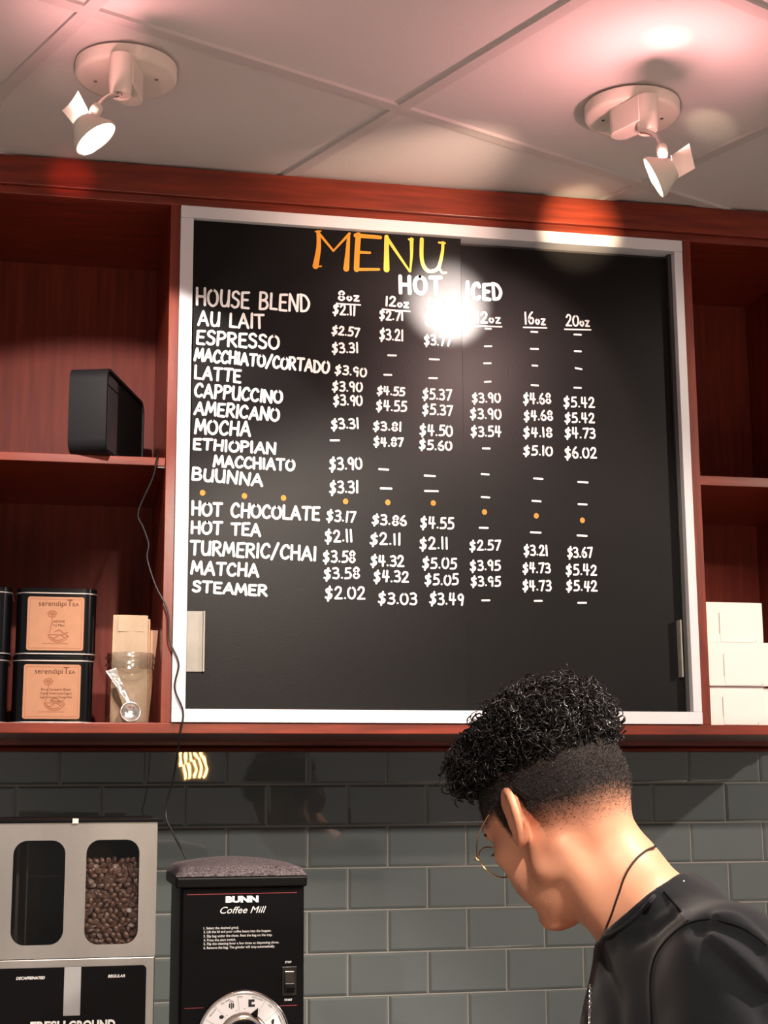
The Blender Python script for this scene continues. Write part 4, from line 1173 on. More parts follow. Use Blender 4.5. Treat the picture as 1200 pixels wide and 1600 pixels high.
class Field:
    """signed-distance field on a rectilinear grid, meshed by surface nets"""
    def __init__(self, xs, ys, zs):
        self.ax = [np.asarray(a, np.float32) for a in (xs, ys, zs)]
        self.V = np.full([len(a) for a in self.ax], 0.5, np.float32)
    def region(self, lo, hi, m):
        sl = []
        for a, l, h in zip(self.ax, lo, hi):
            i = max(0, np.searchsorted(a, l - m) - 1); j = min(len(a), np.searchsorted(a, h + m) + 1)
            sl.append(slice(i, max(j, i + 1)))
        g = [a[s] for a, s in zip(self.ax, sl)]
        return tuple(sl), g[0][:, None, None], g[1][None, :, None], g[2][None, None, :]
    def blend(self, sl, d, k, mode):
        A = self.V[sl]
        if mode == 'add':
            if k > 0:
                h = np.clip(0.5 + 0.5 * (A - d) / k, 0, 1)
                self.V[sl] = A * (1 - h) + d * h - k * h * (1 - h)
            else:
                self.V[sl] = np.minimum(A, d)
        else:
            d = -d
            if k > 0:
                h = np.clip(0.5 - 0.5 * (A - d) / k, 0, 1)
                self.V[sl] = A * (1 - h) + d * h + k * h * (1 - h)
            else:
                self.V[sl] = np.maximum(A, d)
    def cap(self, a, b, ra, rb, k=0.01, mode='add', grow=0.0):
        a = np.asarray(a, float); b = np.asarray(b, float)
        ra += grow; rb += grow
        m = max(ra, rb) + 0.06 + k
        sl, X, Y, Z = self.region(np.minimum(a, b), np.maximum(a, b), m)
        d = b - a
        L2 = max(1e-12, d @ d)
        t = np.clip(((X - a[0]) * d[0] + (Y - a[1]) * d[1] + (Z - a[2]) * d[2]) / L2, 0, 1)
        D = np.sqrt((X - a[0] - t * d[0]) ** 2 + (Y - a[1] - t * d[1]) ** 2 + (Z - a[2] - t * d[2]) ** 2) - (ra + (rb - ra) * t)
        self.blend(sl, D.astype(np.float32), k, mode)
    def ell(self, c, r, B=None, k=0.01, mode='add', grow=0.0):
        """ellipsoid; r along the rows of B"""
        c = np.asarray(c, float); r = np.asarray(r, float) + grow
        B = np.eye(3) if B is None else B
        m = r.max() + 0.05 + k
        sl, X, Y, Z = self.region(c, c, m)
        P = [(X - c[0]) * B[i][0] + (Y - c[1]) * B[i][1] + (Z - c[2]) * B[i][2] for i in range(3)]
        k0 = np.sqrt((P[0] / r[0]) ** 2 + (P[1] / r[1]) ** 2 + (P[2] / r[2]) ** 2) + 1e-9
        k1 = np.sqrt((P[0] / r[0] ** 2) ** 2 + (P[1] / r[1] ** 2) ** 2 + (P[2] / r[2] ** 2) ** 2) + 1e-9
        self.blend(sl, (k0 * (k0 - 1) / k1).astype(np.float32), k, mode)
    def halfspace(self, p, n, k=0.0):
        """keep the side the normal points away from"""
        p = np.asarray(p, float); n = np.asarray(n, float) / np.linalg.norm(n)
        X, Y, Z = self.ax[0][:, None, None], self.ax[1][None, :, None], self.ax[2][None, None, :]
        d = (X - p[0]) * n[0] + (Y - p[1]) * n[1] + (Z - p[2]) * n[2]
        self.blend((slice(None),) * 3, (-d).astype(np.float32), k, 'sub')
    def neck_cut(self, a, b, r, p, n, k):
        """remove what lies inside the capsule a-b and beyond the plane p, n"""
        X, Y, Z = self.ax[0][:, None, None], self.ax[1][None, :, None], self.ax[2][None, None, :]
        d = b - a
        t = np.clip(((X - a[0]) * d[0] + (Y - a[1]) * d[1] + (Z - a[2]) * d[2]) / (d @ d), 0, 1)
        D = np.sqrt((X - a[0] - t * d[0]) ** 2 + (Y - a[1] - t * d[1]) ** 2 + (Z - a[2] - t * d[2]) ** 2) - r
        P = (X - p[0]) * n[0] + (Y - p[1]) * n[1] + (Z - p[2]) * n[2]
        self.blend((slice(None),) * 3, np.maximum(D, -P).astype(np.float32), k, 'sub')
    def mesh(self):
        V = self.V
        S = V < 0
        n = S[:-1, :-1, :-1].astype(np.int8)
        c = n * 0
        for i in (0, 1):
            for j in (0, 1):
                for k in (0, 1):
                    c += S[i:S.shape[0] - 1 + i, j:S.shape[1] - 1 + j, k:S.shape[2] - 1 + k]
        act = np.argwhere((c > 0) & (c < 8))
        I, J, K = act.T
        idx = np.full(c.shape, -1, np.int64)
        idx[I, J, K] = np.arange(len(act))
        acc = np.zeros((len(act), 3)); cnt = np.zeros(len(act))
        C = [(0, 0, 0), (1, 0, 0), (0, 1, 0), (1, 1, 0), (0, 0, 1), (1, 0, 1), (0, 1, 1), (1, 1, 1)]
        E = [(0, 1), (2, 3), (4, 5), (6, 7), (0, 2), (1, 3), (4, 6), (5, 7), (0, 4), (1, 5), (2, 6), (3, 7)]
        ax = self.ax
        for p, q in E:
            a, b = C[p], C[q]
            va = V[I + a[0], J + a[1], K + a[2]]; vb = V[I + b[0], J + b[1], K + b[2]]
            on = (va < 0) != (vb < 0)
            t = np.where(on, va / np.where(on, va - vb, 1), 0)
            pa = np.stack([ax[0][I + a[0]], ax[1][J + a[1]], ax[2][K + a[2]]], 1)
            pb = np.stack([ax[0][I + b[0]], ax[1][J + b[1]], ax[2][K + b[2]]], 1)
            acc += (pa + (pb - pa) * t[:, None]) * on[:, None]
            cnt += on
        verts = acc / cnt[:, None]
        faces = []
        for axis in range(3):
            s0 = [slice(None)] * 3; s1 = [slice(None)] * 3
            s0[axis] = slice(0, -1); s1[axis] = slice(1, None)
            ch = S[tuple(s0)] != S[tuple(s1)]
            e = np.argwhere(ch)
            o1, o2 = [(1, 2), (2, 0), (0, 1)][axis]
            ok = (e[:, o1] > 0) & (e[:, o2] > 0) & (e[:, o1] < c.shape[o1]) & (e[:, o2] < c.shape[o2])
            e = e[ok]
            def at(d1, d2):
                f = e.copy(); f[:, o1] -= d1; f[:, o2] -= d2
                return idx[f[:, 0], f[:, 1], f[:, 2]]
            q = np.stack([at(1, 1), at(0, 1), at(0, 0), at(1, 0)], 1)
            inside = S[e[:, 0], e[:, 1], e[:, 2]]
            q[~inside] = q[~inside][:, ::-1]
            faces.append(q[(q >= 0).all(1)])
        return verts, np.concatenate(faces)

def axis(lo, a, b, hi, fine, coarse):
    return np.concatenate([np.arange(lo, a, coarse), np.arange(a, b, fine), np.arange(b, hi, coarse)])

def sdf_object(name, verts, faces, m, parent=None, relax=0):
    W = to_world(verts)
    me = bpy.data.meshes.new(name)
    off = np.array(parent.location[:]) if parent is not None else np.zeros(3)
    me.from_pydata((W - off).tolist(), [], faces.tolist())
    me.materials.append(m)
    me.shade_smooth()
    o = bpy.data.objects.new(name, me)
    COL.objects.link(o)
    if parent is not None:
        o.parent = parent
    return o

# joints
NB = np.array([0.094, -0.106, -0.032])               # base of the neck
SK = np.array([.034, -.026, -.022])
NM = np.array([.068, -.074, -.030])                             # base of the skull
T1 = np.array([0.150, -0.245, -0.055]); T2 = np.array([0.205, -0.42, -0.088]); PV = np.array([0.285, -0.74, -0.147])
SHL = np.array([0.165, -0.135, -0.195]); SHR = np.array([0.150, -0.185, 0.125])
FWD = wdir(-.98, .20, 0); DN = wdir(0, 0, -1); SIDE = wdir(-.2, -.98, 0)     # figure forward, down, its left
ELL = SHL + FWD * .05 + DN * .29 + SIDE * .04; HNL = ELL + FWD * .23 + DN * .04 - SIDE * .05
ELR = SHR + FWD * .08 + DN * .27 - SIDE * .04; HNR = ELR + FWD * .23 + DN * .03 + SIDE * .05
HPL = PV + SIDE * .085; HPR = PV - SIDE * .085
FL = -O_H[2]                                        # floor, as world height relative to the origin
def drop(p, z):
    """point straight below p at world height z"""
    return p + DN * ((O_H + p @ ROT)[2] - z)
KNL, KNR = drop(HPL + FWD * .03, .47), drop(HPR + FWD * .03, .47)
ANL, ANR = drop(HPL - FWD * .01, .09), drop(HPR - FWD * .01, .09)

def torso(F, g=0.0, k=0.05):
    B = np.stack([np.cross(SIDE, DN), SIDE, -DN])
    F.ell(T1 + DN * .03, (.125, .175, .155), B, k, grow=g)
    F.ell(T2, (.115, .16, .17), B, k, grow=g)
    F.ell(PV + DN * -.04, (.115, .165, .15), B, k, grow=g)
    F.cap(NB + np.array([.034, -.036, 0]), T1 + np.array([.03, 0.03, 0]), .064, .10, k, grow=g)
    F.cap(NB + np.array([.03, -.035, -.03]), SHL + np.array([0, .0, .01]), .058, .060, .05, grow=g)
    F.cap(NB + np.array([.03, -.035, .03]), SHR, .055, .058, .05, grow=g)

def arms(F, g=0.0, k=0.03, part=1.0):
    for S_, E_, H_ in ((SHL, ELL, HNL), (SHR, ELR, HNR)):
        e = S_ + (E_ - S_) * min(1, part)
        F.cap(S_, e, .060, .060 - .016 * min(1, part), k, grow=g)
        if part > 1:
            F.cap(E_, H_, .043, .028, .02, grow=g)

body = Field(axis(-.20, -.155, .165, .50, .0024, .012), axis(-1.62, -.175, .165, .19, .0024, .014), axis(-.45, -.155, .125, .26, .0024, .012))
b = body
# head
b.ell(hd(-.003, 0, .045), (.098, .077, .086), HM, 0)
b.ell(hd(-.045, 0, .018), (.060, .066, .062), HM, .03)
b.ell(hd(.052, 0, .035), (.044, .060, .052), HM, .02)
b.ell(hd(.050, 0, -.022), (.046, .056, .060), HM, .02)
for s in (1, -1):
    b.ell(hd(.062, s * .049, -.010), (.022, .018, .017), HM, .016)                 # cheekbone
    b.cap(hd(.004, s * .053, -.030), hd(.010, s * .050, -.052), .015, .015, .02)   # jaw angle
    b.cap(hd(.008, s * .052, -.056), hd(.077, s * .016, -.095), .017, .015, .018)   # jaw line
b.ell(hd(.045, 0, -.068), (.044, .043, .036), HM, .02)
for s in (1, -1):
    b.ell(hd(.054, s * .036, -.044), (.032, .023, .036), HM, .018)
b.ell(hd(.083, 0, -.095), (.017, .020, .015), HM, .014)                             # chin
b.cap(hd(.099, 0, .020), hd(.119, 0, -.022), .008, .0105, .012)                     # nose
b.cap(hd(.106, .010, -.026), hd(.106, -.010, -.026), .0085, .0085, .008)
b.ell(hd(.097, 0, -.054), (.012, .024, .007), HM, .006)                             # lips
b.ell(hd(.095, 0, -.066), (.012, .021, .007), HM, .006)
for s in (1, -1):
    b.ell(hd(.106, s * .033, .010), (.018, .018, .012), HM, .012, 'sub')            # eye sockets
    b.ell(hd(.083, s * .032, .009), (.0125, .0135, .0125), HM, .002)
    b.cap(hd(.096, s * .018, .027), hd(.082, s * .050, .026), .006, .005, .012)     # brow
# neck and muscles
b.cap(SK, NM, .051, .051, .034)
b.cap(NM, NB + np.array([.008, -.014, 0]), .051, .057, .034)
for s in (1, -1):
    b.cap(hd(-.022, s * .050, -.046), NB + FWD * .022 + SIDE * s * .018 + DN * .045, .0105, .011, .028)
b.cap(np.array([.046, -.098, -.012]), np.array([.070, -.128, -.036]), .030, .033, .02)             # throat
torso(b, -.013)
# ears
for s in (1, -1):
    def ear(ef, eu, out=0.0):
        c10, s10 = math.cos(.20), math.sin(.20)
        f, u = ef * c10 - eu * s10, ef * s10 + eu * c10
        return hd(-.006 + f, s * (.0735 + .0055 + max(0, (.012 - ef)) * .50 + out), .003 + u)
    pl = catmull([(.010, .006, 0), (.013, .018, 0), (.012, .029, 0), (.003, .035, 0), (-.010, .033, .001), (-.018, .022, .002), (-.0185, .006, .002), (-.013, -.010, .001), (-.004, -.024, 0), (.005, -.027, 0), (.009, -.020, 0)], 3)
    for q, r_ in zip(range(len(pl) - 1), np.linspace(.0036, .0048, len(pl))):
        b.cap(ear(*pl[q]), ear(*pl[q + 1]), r_, r_, .0025)
    for p in ((.004, .012), (-.006, .010), (-.006, -.004), (.002, -.014), (-.008, .020), (.003, .022)):
        b.ell(ear(p[0], p[1], -.004), (.010, .0032, .010), HM, .004)
    b.cap(ear(.0, .024, .001), ear(-.010, .004, .002), .0028, .0028, .004)
    b.cap(ear(-.010, .004, .002), ear(-.002, -.014, .001), .0028, .0026, .004)
    b.ell(ear(.002, -.003, .003), (.008, .007, .009), HM, .004, 'sub')
    b.ell(ear(.011, -.003, .001), (.004, .0035, .0055), HM, .004)                   # tragus
    b.cap(ear(.006, -.02, -.006), ear(.008, .02, -.006), .009, .009, .006)          # root against the head
arms(b, -.004, part=2)
for Hp, Kn, An in ((HPL, KNL, ANL), (HPR, KNR, ANR)):
    b.cap(Hp, Kn, .078, .052, .03); b.cap(Kn, An, .052, .036, .02)
bv_, bf_ = b.mesh()

# hands: palm, four fingers and thumb, lightly curled
def hand(W_, s):
    w = FWD * .9 + DN * .25; w /= np.linalg.norm(w)
    n_ = DN - w * (DN @ w); n_ /= np.linalg.norm(n_)
    l_ = np.cross(n_, w) * s
    Fh = Field(*[np.arange(W_[i] - .13, W_[i] + .13, .004) if True else 0 for i in range(3)])
    c0 = W_ + w * .008
    for q in range(4):
        o = l_ * (.027 - .018 * q)
        Fh.cap(c0 + o * .6, c0 + w * .062 + o, .014, .0115, .012)
    for q, ln in enumerate((.040, .046, .043, .034)):
        o = l_ * (.027 - .018 * q)
        p = c0 + w * .064 + o
        d = w
        for seg, r in ((1.0, .0088), (.65, .0080), (.5, .0072)):
            d = d + n_ * .38; d /= np.linalg.norm(d)
            p2 = p + d * ln * seg * .62
            Fh.cap(p, p2, r, r * .93, .003)
            p = p2
    p = c0 + l_ * .022 + w * .008
    d = w * .6 + l_ * .75 + n_ * .3
    for ln, r in ((.038, .0115), (.030, .0098), (.024, .0088)):
        d = d / np.linalg.norm(d)
        p2 = p + d * ln
        Fh.cap(p, p2, r, r * .92, .004)
        p = p2; d = d + w * .35 + n_ * .2
    Fh.cap(W_ - w * .04, c0, .027, .024, .012)
    return Fh.mesh()
V_, F_ = bv_, bf_
for W_, s in ((HNL, 1), (HNR, -1)):
    hv_, hf_ = hand(W_, s)
    F_ = np.concatenate([F_, hf_ + len(V_)]); V_ = np.concatenate([V_, hv_])

# skin with a close-shaved hair shadow kept as a vertex attribute (it is the hair's own colour)
skin = bpy.data.materials.new('skin_with_clipped_hair')
skin.use_nodes = True
nt = skin.node_tree
pb = nt.nodes['Principled BSDF']
pb.inputs['Roughness'].default_value = 0.48
pb.inputs['Specular IOR Level'].default_value = 0.4
pb.inputs['Subsurface Weight'].default_value = 0.25
pb.inputs['Subsurface Radius'].default_value = (1.0, 0.35, 0.2)
pb.inputs['Subsurface Scale'].default_value = 0.006
at = nt.nodes.new('ShaderNodeAttribute'); at.attribute_name = 'clipped_hair'
tc = nt.nodes.new('ShaderNodeTexCoord')
n1 = nt.nodes.new('ShaderNodeTexNoise'); n1.inputs['Scale'].default_value = 520; n1.inputs['Detail'].default_value = 2
n2 = nt.nodes.new('ShaderNodeTexNoise'); n2.inputs['Scale'].default_value = 14; n2.inputs['Detail'].default_value = 4
rp = nt.nodes.new('ShaderNodeValToRGB')
rp.color_ramp.elements[0].color = (*rgb(200, 136, 108), 1); rp.color_ramp.elements[0].position = .3
rp.color_ramp.elements[1].color = (*rgb(216, 156, 126), 1); rp.color_ramp.elements[1].position = .7
ma = nt.nodes.new('ShaderNodeMath'); ma.operation = 'MULTIPLY_ADD'; ma.inputs[1].default_value = .55; ma.inputs[2].default_value = -.28
ad = nt.nodes.new('ShaderNodeMath'); ad.operation = 'ADD'
mg = nt.nodes.new('ShaderNodeMath'); mg.operation = 'MULTIPLY'
sm = nt.nodes.new('ShaderNodeMapRange'); sm.inputs['From Min'].default_value = .06; sm.inputs['From Max'].default_value = .95; sm.clamp = True
mx = nt.nodes.new('ShaderNodeMix'); mx.data_type = 'RGBA'
mx.inputs['B'].default_value = (*rgb(25, 20, 20), 1)
nt.links.new(tc.outputs['Object'], n1.inputs['Vector']); nt.links.new(tc.outputs['Object'], n2.inputs['Vector'])
nt.links.new(n2.outputs['Fac'], rp.inputs['Fac'])
nt.links.new(n1.outputs['Fac'], ma.inputs[0])
nt.links.new(ma.outputs[0], ad.inputs[0]); nt.links.new(at.outputs['Fac'], ad.inputs[1])
nt.links.new(ad.outputs[0], sm.inputs['Value'])
nt.links.new(sm.outputs[0], mg.inputs[0])
gt0 = nt.nodes.new('ShaderNodeMath'); gt0.operation = 'GREATER_THAN'; gt0.inputs[1].default_value = .01
nt.links.new(at.outputs['Fac'], gt0.inputs[0]); nt.links.new(gt0.outputs[0], mg.inputs[1])
nt.links.new(mg.outputs[0], mx.inputs['Factor'])
nt.links.new(rp.outputs['Color'], mx.inputs['A'])
nt.links.new(mx.outputs['Result'], pb.inputs['Base Color'])
rr = nt.nodes.new('ShaderNodeMapRange'); rr.inputs['To Min'].default_value = .48; rr.inputs['To Max'].default_value = .95
nt.links.new(at.outputs['Fac'], rr.inputs['Value']); nt.links.new(rr.outputs[0], pb.inputs['Roughness'])

person = sdf_object('person', V_, F_, skin)
tag(person, 'person with curly black hair and glasses looking down, in a black t-shirt, at lower right', 'person')
def sstep(a, b_, x):
    t = np.clip((x - a) / (b_ - a), 0, 1)
    return t * t * (3 - 2 * t)
Hc = V_ @ HM.T                       # head coordinates (forward, left, up)
f_, l_, u_ = Hc[:, 0], np.abs(Hc[:, 1]), Hc[:, 2]
low = np.where(f_ < -.02, -.036 - .014 * sstep(-.03, -.09, f_), .002)          # lower edge of the hair round the head
fade = sstep(low - .008, low + .050, u_)
back = fade * (f_ < -.004)
side = sstep(.022, .042, u_) * sstep(.078, .066, f_) * (f_ >= -.004)
burn = sstep(-.012, .006, u_) * sstep(.006, .012, f_) * sstep(.040, .030, f_) * (f_ > 0)
front = sstep(.078, .088, u_)
mask = np.maximum(np.maximum(back, side), np.maximum(burn * .95, front))
earz = (l_ > .0815) & (f_ > -.045) & (f_ < .016) & (u_ < .043)
mask[earz] = 0
mask[(u_ < -.06) | (np.linalg.norm(V_, axis=1) > .25)] = 0
stub = sstep(-.115, -.06, u_) * sstep(-.035, -.06, u_) * sstep(.0, .03, f_) * .22      # beard shadow on the jaw
mask = np.maximum(mask, np.where(np.linalg.norm(V_, axis=1) < .2, stub, 0))
att = person.data.attributes.new('clipped_hair', 'FLOAT', 'POINT')
att.data.foreach_set('value', mask.astype(np.float32))
CL = np.maximum(np.maximum(back, side * .9), burn * .8)
CL[earz] = 0

# hair
M['hair'] = mat('black_hair', rgb(17, 14, 15), rough=0.36, spec=0.55)
M['hair_short'] = mat('clipped_black_hair', rgb(30, 25, 24), rough=0.5, spec=0.35)
hair = Field(*[np.arange(-.20, .20, .004) for _ in range(3)])
hair.ell(hd(-.004, 0, .094), (.099, .082, .056), HM, 0)
hair.ell(hd(.066, 0, .102), (.040, .066, .036), HM, .02)
hair.ell(hd(-.062, 0, .084), (.050, .070, .052), HM, .02)
nrm_ = -HU + HF * -.0 + (HF * .20)
hair.halfspace(hd(.085, 0, .092), -HU + HF * .30, .012)
for l0 in (.085, -.085):
    hair.halfspace(hd(0, l0, .085), HL * (1 if l0 > 0 else -1), .02)
hv_, hf_ = hair.mesh()
lump = sum(np.sin(hv_ @ (rng.normal(0, 1, 3) * w_) + rng.uniform(0, 6)) for w_ in (150, 170, 190, 210, 230, 260))
hv_ = hv_ + (hv_ - hd(0, 0, .07)) / np.linalg.norm(hv_ - hd(0, 0, .07), axis=1)[:, None] * (.0022 * lump)[:, None]
hb = sdf_object('curly_hair', hv_, hf_, M['hair'], person)
HW = to_world(hv_)
hme = hb.data
hn = np.array([v.normal[:] for v in hme.vertices])
# curls: small coiled strands rooted all over the hair mass
pick = rng.choice(len(hv_), 4600)
cv, cf = [], []
wu = ROT.T @ HU
for n_i, i in enumerate(pick):
    nn = hn[i]
    p = HW[i] - nn * rng.uniform(.000, .012) + rng.normal(0, .002, 3)
    a = nn * rng.uniform(.2, 1.0) + rng.normal(0, .65, 3)
    a /= np.linalg.norm(a)
    u1 = np.cross(a, rng.normal(0, 1, 3)); u1 /= np.linalg.norm(u1); u2 = np.cross(a, u1)
    R_ = rng.uniform(.0036, .0085); L_ = rng.uniform(.006, .024); turns = rng.uniform(.8, 1.9)
    npt = 15
    t = np.linspace(0, 1, npt)
    ang = t * turns * 2 * math.pi
    pts = p + np.outer(t * L_ - .004, a) + R_ * (1 - .25 * t)[:, None] * (np.outer(np.cos(ang), u1) + np.outer(np.sin(ang), u2))
    rad = rng.uniform(.0007, .0015) * (1 - .6 * t)
    tg = np.gradient(pts, axis=0); tg /= np.linalg.norm(tg, axis=1)[:, None]
    s1 = np.cross(tg, a + .01); s1 /= np.linalg.norm(s1, axis=1)[:, None] + 1e-9
    s2 = np.cross(tg, s1)
    base = len(cv) * npt * 3
    ringv = np.concatenate([(pts + rad[:, None] * (s1 * math.cos(q) + s2 * math.sin(q)))[:, None, :] for q in (0, 2.094, 4.189)], 1)
    cv.append(ringv.reshape(-1, 3))
    for j in range(npt - 1):
        for q in range(3):
            q2 = (q + 1) % 3
            cf.append((base + j * 3 + q, base + j * 3 + q2, base + j * 3 + 3 + q2, base + j * 3 + 3 + q))
me = bpy.data.meshes.new('curl_strands')
me.from_pydata(np.concatenate(cv).tolist(), [], cf)
me.materials.append(M['hair']); me.shade_smooth()
o = bpy.data.objects.new('curl_strands', me); COL.objects.link(o); o.parent = hb
o['kind'] = 'stuff'
# short clipped hairs on the fade
cand = np.where(CL > .12)[0]
pn = np.array([person.data.vertices[int(i)].normal[:] for i in cand])
pw = to_world(V_[cand])
sel = rng.choice(len(cand), 26000, p=CL[cand] / CL[cand].sum())
sv, sf = [], []
wf, wu_ = HF @ ROT, HU @ ROT
for k_, i in enumerate(sel):
    nn = pn[i]
    ln = .0022 + .0060 * CL[cand[i]] ** 2 * rng.uniform(.4, 1)
    p = pw[i] + rng.normal(0, .0011, 3)
    d = nn * .8 - wu_ * .55 - wf * .2 + rng.normal(0, .28, 3)
    d /= np.linalg.norm(d)
    s = np.cross(d, rng.normal(0, 1, 3)); s /= np.linalg.norm(s)
    s3 = np.cross(d, s)
    r = .00026
    b0 = len(sv)
    sv += [p + s * r - nn * .0006, p - s * r * .5 + s3 * r * .87 - nn * .0006, p - s * r * .5 - s3 * r * .87 - nn * .0006, p + d * ln]
    sf += [(b0, b0 + 1, b0 + 3), (b0 + 1, b0 + 2, b0 + 3), (b0 + 2, b0, b0 + 3)]
me = bpy.data.meshes.new('clipped_hair')
me.from_pydata([tuple(q) for q in sv], [], sf)
me.materials.append(M['hair_short'])
o = bpy.data.objects.new('clipped_hair', me); COL.objects.link(o); o.parent = person
o['kind'] = 'stuff'
# eyebrows and lashes
mbb = MB()
for s in (1, -1):
    q = [to_world(hd(f, s * l, u)) for f, l, u in ((.104, .016, .024), (.100, .032, .031), (.086, .050, .029), (.079, .056, .024))]
    mbb.tube(catmull(q, 4), [.003] * 4 + [.0034] * 4 + [.0026] * 4 + [.0012], 8)
mbb.build('eyebrows', M['hair'], person, smooth=True)
mbb = MB()
for s in (1, -1):
    for k_ in range(12):
        l = .022 + .022 * k_ / 11
        r0 = hd(.0945 - abs(l - .033) * .35, s * l, .006)
        r1 = hd(.1035 - abs(l - .033) * .35, s * (l + (l - .033) * .25), .0045)
        mbb.tube([to_world(r0), to_world((r0 + r1) / 2 + HU * -.0008), to_world(r1)], [.0006, .0005, .0001], 5)
mbb.build('eyelashes', M['hair'], person)

# t-shirt: the torso grown a little, open at the neck, with short sleeves
shirt = Field(np.arange(-.02, .44, .0042), np.arange(-.84, .02, .0042), np.arange(-.34, .24, .0048))
torso(shirt, .007)
arms(shirt, .010, part=.62)
shirt.ell(np.array([.106, -.190, -.045]), (.056, .115, .060), np.stack([FWD, SIDE, -DN]), .04)
shirt.ell(T1 + FWD * .018 + DN * .06, (.10, .14, .15), np.stack([FWD, SIDE, -DN]), .05)
shirt.cap(NM * .3 + NB * .7, NB + np.array([.006, -.010, 0]), .0675, .071, .016)
for s_ in (1, -1):
    shirt.cap(NM * .3 + NB * .7 + SIDE * s_ * .030, NB + np.array([.010, -.018, 0]) + SIDE * s_ * .030, .0600, .070, .016)
shirt.neck_cut(SK + np.array([-.03, .05, 0]), NB + np.array([.03, -.05, 0]), 
               .1000, np.array([.0920, -.107, -.03]), np.array([-.627, .779, .40]), .004)
shirt.halfspace(drop(PV, .80), DN, 0)
tv, tf = shirt.mesh()
sh = Vector
bvh = BVHTree.FromPolygons([Vector(p) for p in to_world(tv)], [tuple(q) for q in tf.tolist()])
bvb = BVHTree.FromPolygons([Vector(p) for p in to_world(V_)], [tuple(q) for q in F_.tolist()])
def on_surf(u, v, trees, lift=0.0):
    d = Vector(ROT.T @ np.array([(u - 600) / FPX, (800 - v) / FPX, 1.0])).normalized()
    best = None
    for tr in trees:
        h = tr.ray_cast(Vector(CAM), d)
        if h[0] is not None and (best is None or h[3] < best[3]):
            best = h
    if best is None:
        return None
    n = best[1]
    if n.dot(d) > 0: n = -n
    return best[0] + n * lift
TW = to_world(tv)
tn = np.zeros_like(TW)
q = TW[tf]
fn = np.cross(q[:, 2] - q[:, 0], q[:, 3] - q[:, 1])
for c_ in range(4):
    np.add.at(tn, tf[:, c_], fn)
tn /= np.linalg.norm(tn, axis=1)[:, None] + 1e-12
def fold(path, width, height):
    P = [on_surf(u, v, [bvh]) for u, v in path]
    P = [np.array(p) for p in P if p is not None]
    if len(P) < 2: return 0
    P = np.array(catmull(P, 6))
    best = np.full(len(TW), 9.0)
    for a, c in zip(P[:-1], P[1:]):
        d = c - a
        t = np.clip(((TW - a) @ d) / (d @ d + 1e-12), 0, 1)
        best = np.minimum(best, np.linalg.norm(TW - a - t[:, None] * d, axis=1))
    return height * np.exp(-(best / width) ** 2)
disp = np.zeros(len(TW))
for path, w_, h_ in ((((1085, 1447), (1120, 1478), (1160, 1520), (1198, 1560)), .010, .007), (((1100, 1440), (1150, 1462), (1198, 1500)), .009, .006),
                     (((1105, 1490), (1145, 1525), (1195, 1590)), .013, .007), (((990, 1468), (1025, 1452), (1050, 1432)), .010, .005), (((1000, 1440), (1030, 1420), (1045, 1405)), .007, .004),
                     (((960, 1475), (1000, 1462)), .010, .004), (((1120, 1432), (1150, 1436), (1195, 1475)), .007, -.005), (((1110, 1460), (1150, 1495), (1198, 1540)), .008, -.006), (((940, 1510), (960, 1560), (965, 1598)), .016, .006)):
    disp = disp + fold(path, w_, h_)
seams = {'shoulder_seam': [(1037, 1393), (1050, 1408), (1064, 1424), (1075, 1440)],
         'sleeve_seam': [(1198, 1477), (1165, 1452), (1130, 1440), (1100, 1437), (1075, 1443), (1056, 1456), (1036, 1476), (1022, 1500), (1017, 1530), (1018, 1570), (1021, 1610)]}
for pth in seams.values():
    disp = disp + fold(pth, .0045, -.0022)
disp = disp + .0012 * np.sin(TW @ np.array([61., 23., 47.])) * np.sin(TW @ np.array([-19., 53., 31.]))
TW2 = TW + tn * disp[:, None]
M['shirt'] = mat('black_cotton_jersey', rgb(13, 15, 21), rough=0.85, spec=0.2, sheen=0.12, bump=0.15, bscale=1400)
me = bpy.data.meshes.new('t_shirt')
me.from_pydata(TW2.tolist(), [], tf.tolist())
me.materials.append(M['shirt']); me.shade_smooth()
shirt_o = bpy.data.objects.new('t_shirt', me); COL.objects.link(shirt_o); shirt_o.parent = person
bvs = BVHTree.FromPolygons([Vector(p) for p in TW2], [tuple(q) for q in tf.tolist()])
M['seam'] = mat('black_stitching', rgb(15, 15, 17), rough=0.9, spec=0.1)
for nm, pth in seams.items():
    P = [on_surf(u, v, [bvs], .0003) for u, v in pth]
    P = [p for p in P if p is not None]
    if len(P) > 2:
        MB().tube(catmull(P, 6), .0011, 6).build(nm, M['seam'], shirt_o, smooth=True)
P = [on_surf(u + 2, v + 4, [bvs], .0002) for u, v in ((1061, 1358), (1052, 1361), (1038, 1374), (1020, 1396), (1000, 1418), (980, 1437), (958, 1452), (942, 1460), (931, 1465))]
P = [p for p in P if p is not None]
if len(P) > 3:
    MB().tube(catmull(P, 8), .0022, 8).build('collar_rib', M['shirt'], shirt_o, smooth=True)
a = on_surf(1068, 1377, [bvs], .0006)
if a is not None:
    MB().lathe([(0, .001), (.0008, .0006), (.0011, 0)], a, (-.1, -.8, .6), 8).build('lint_speck', M['chalk'], shirt_o)
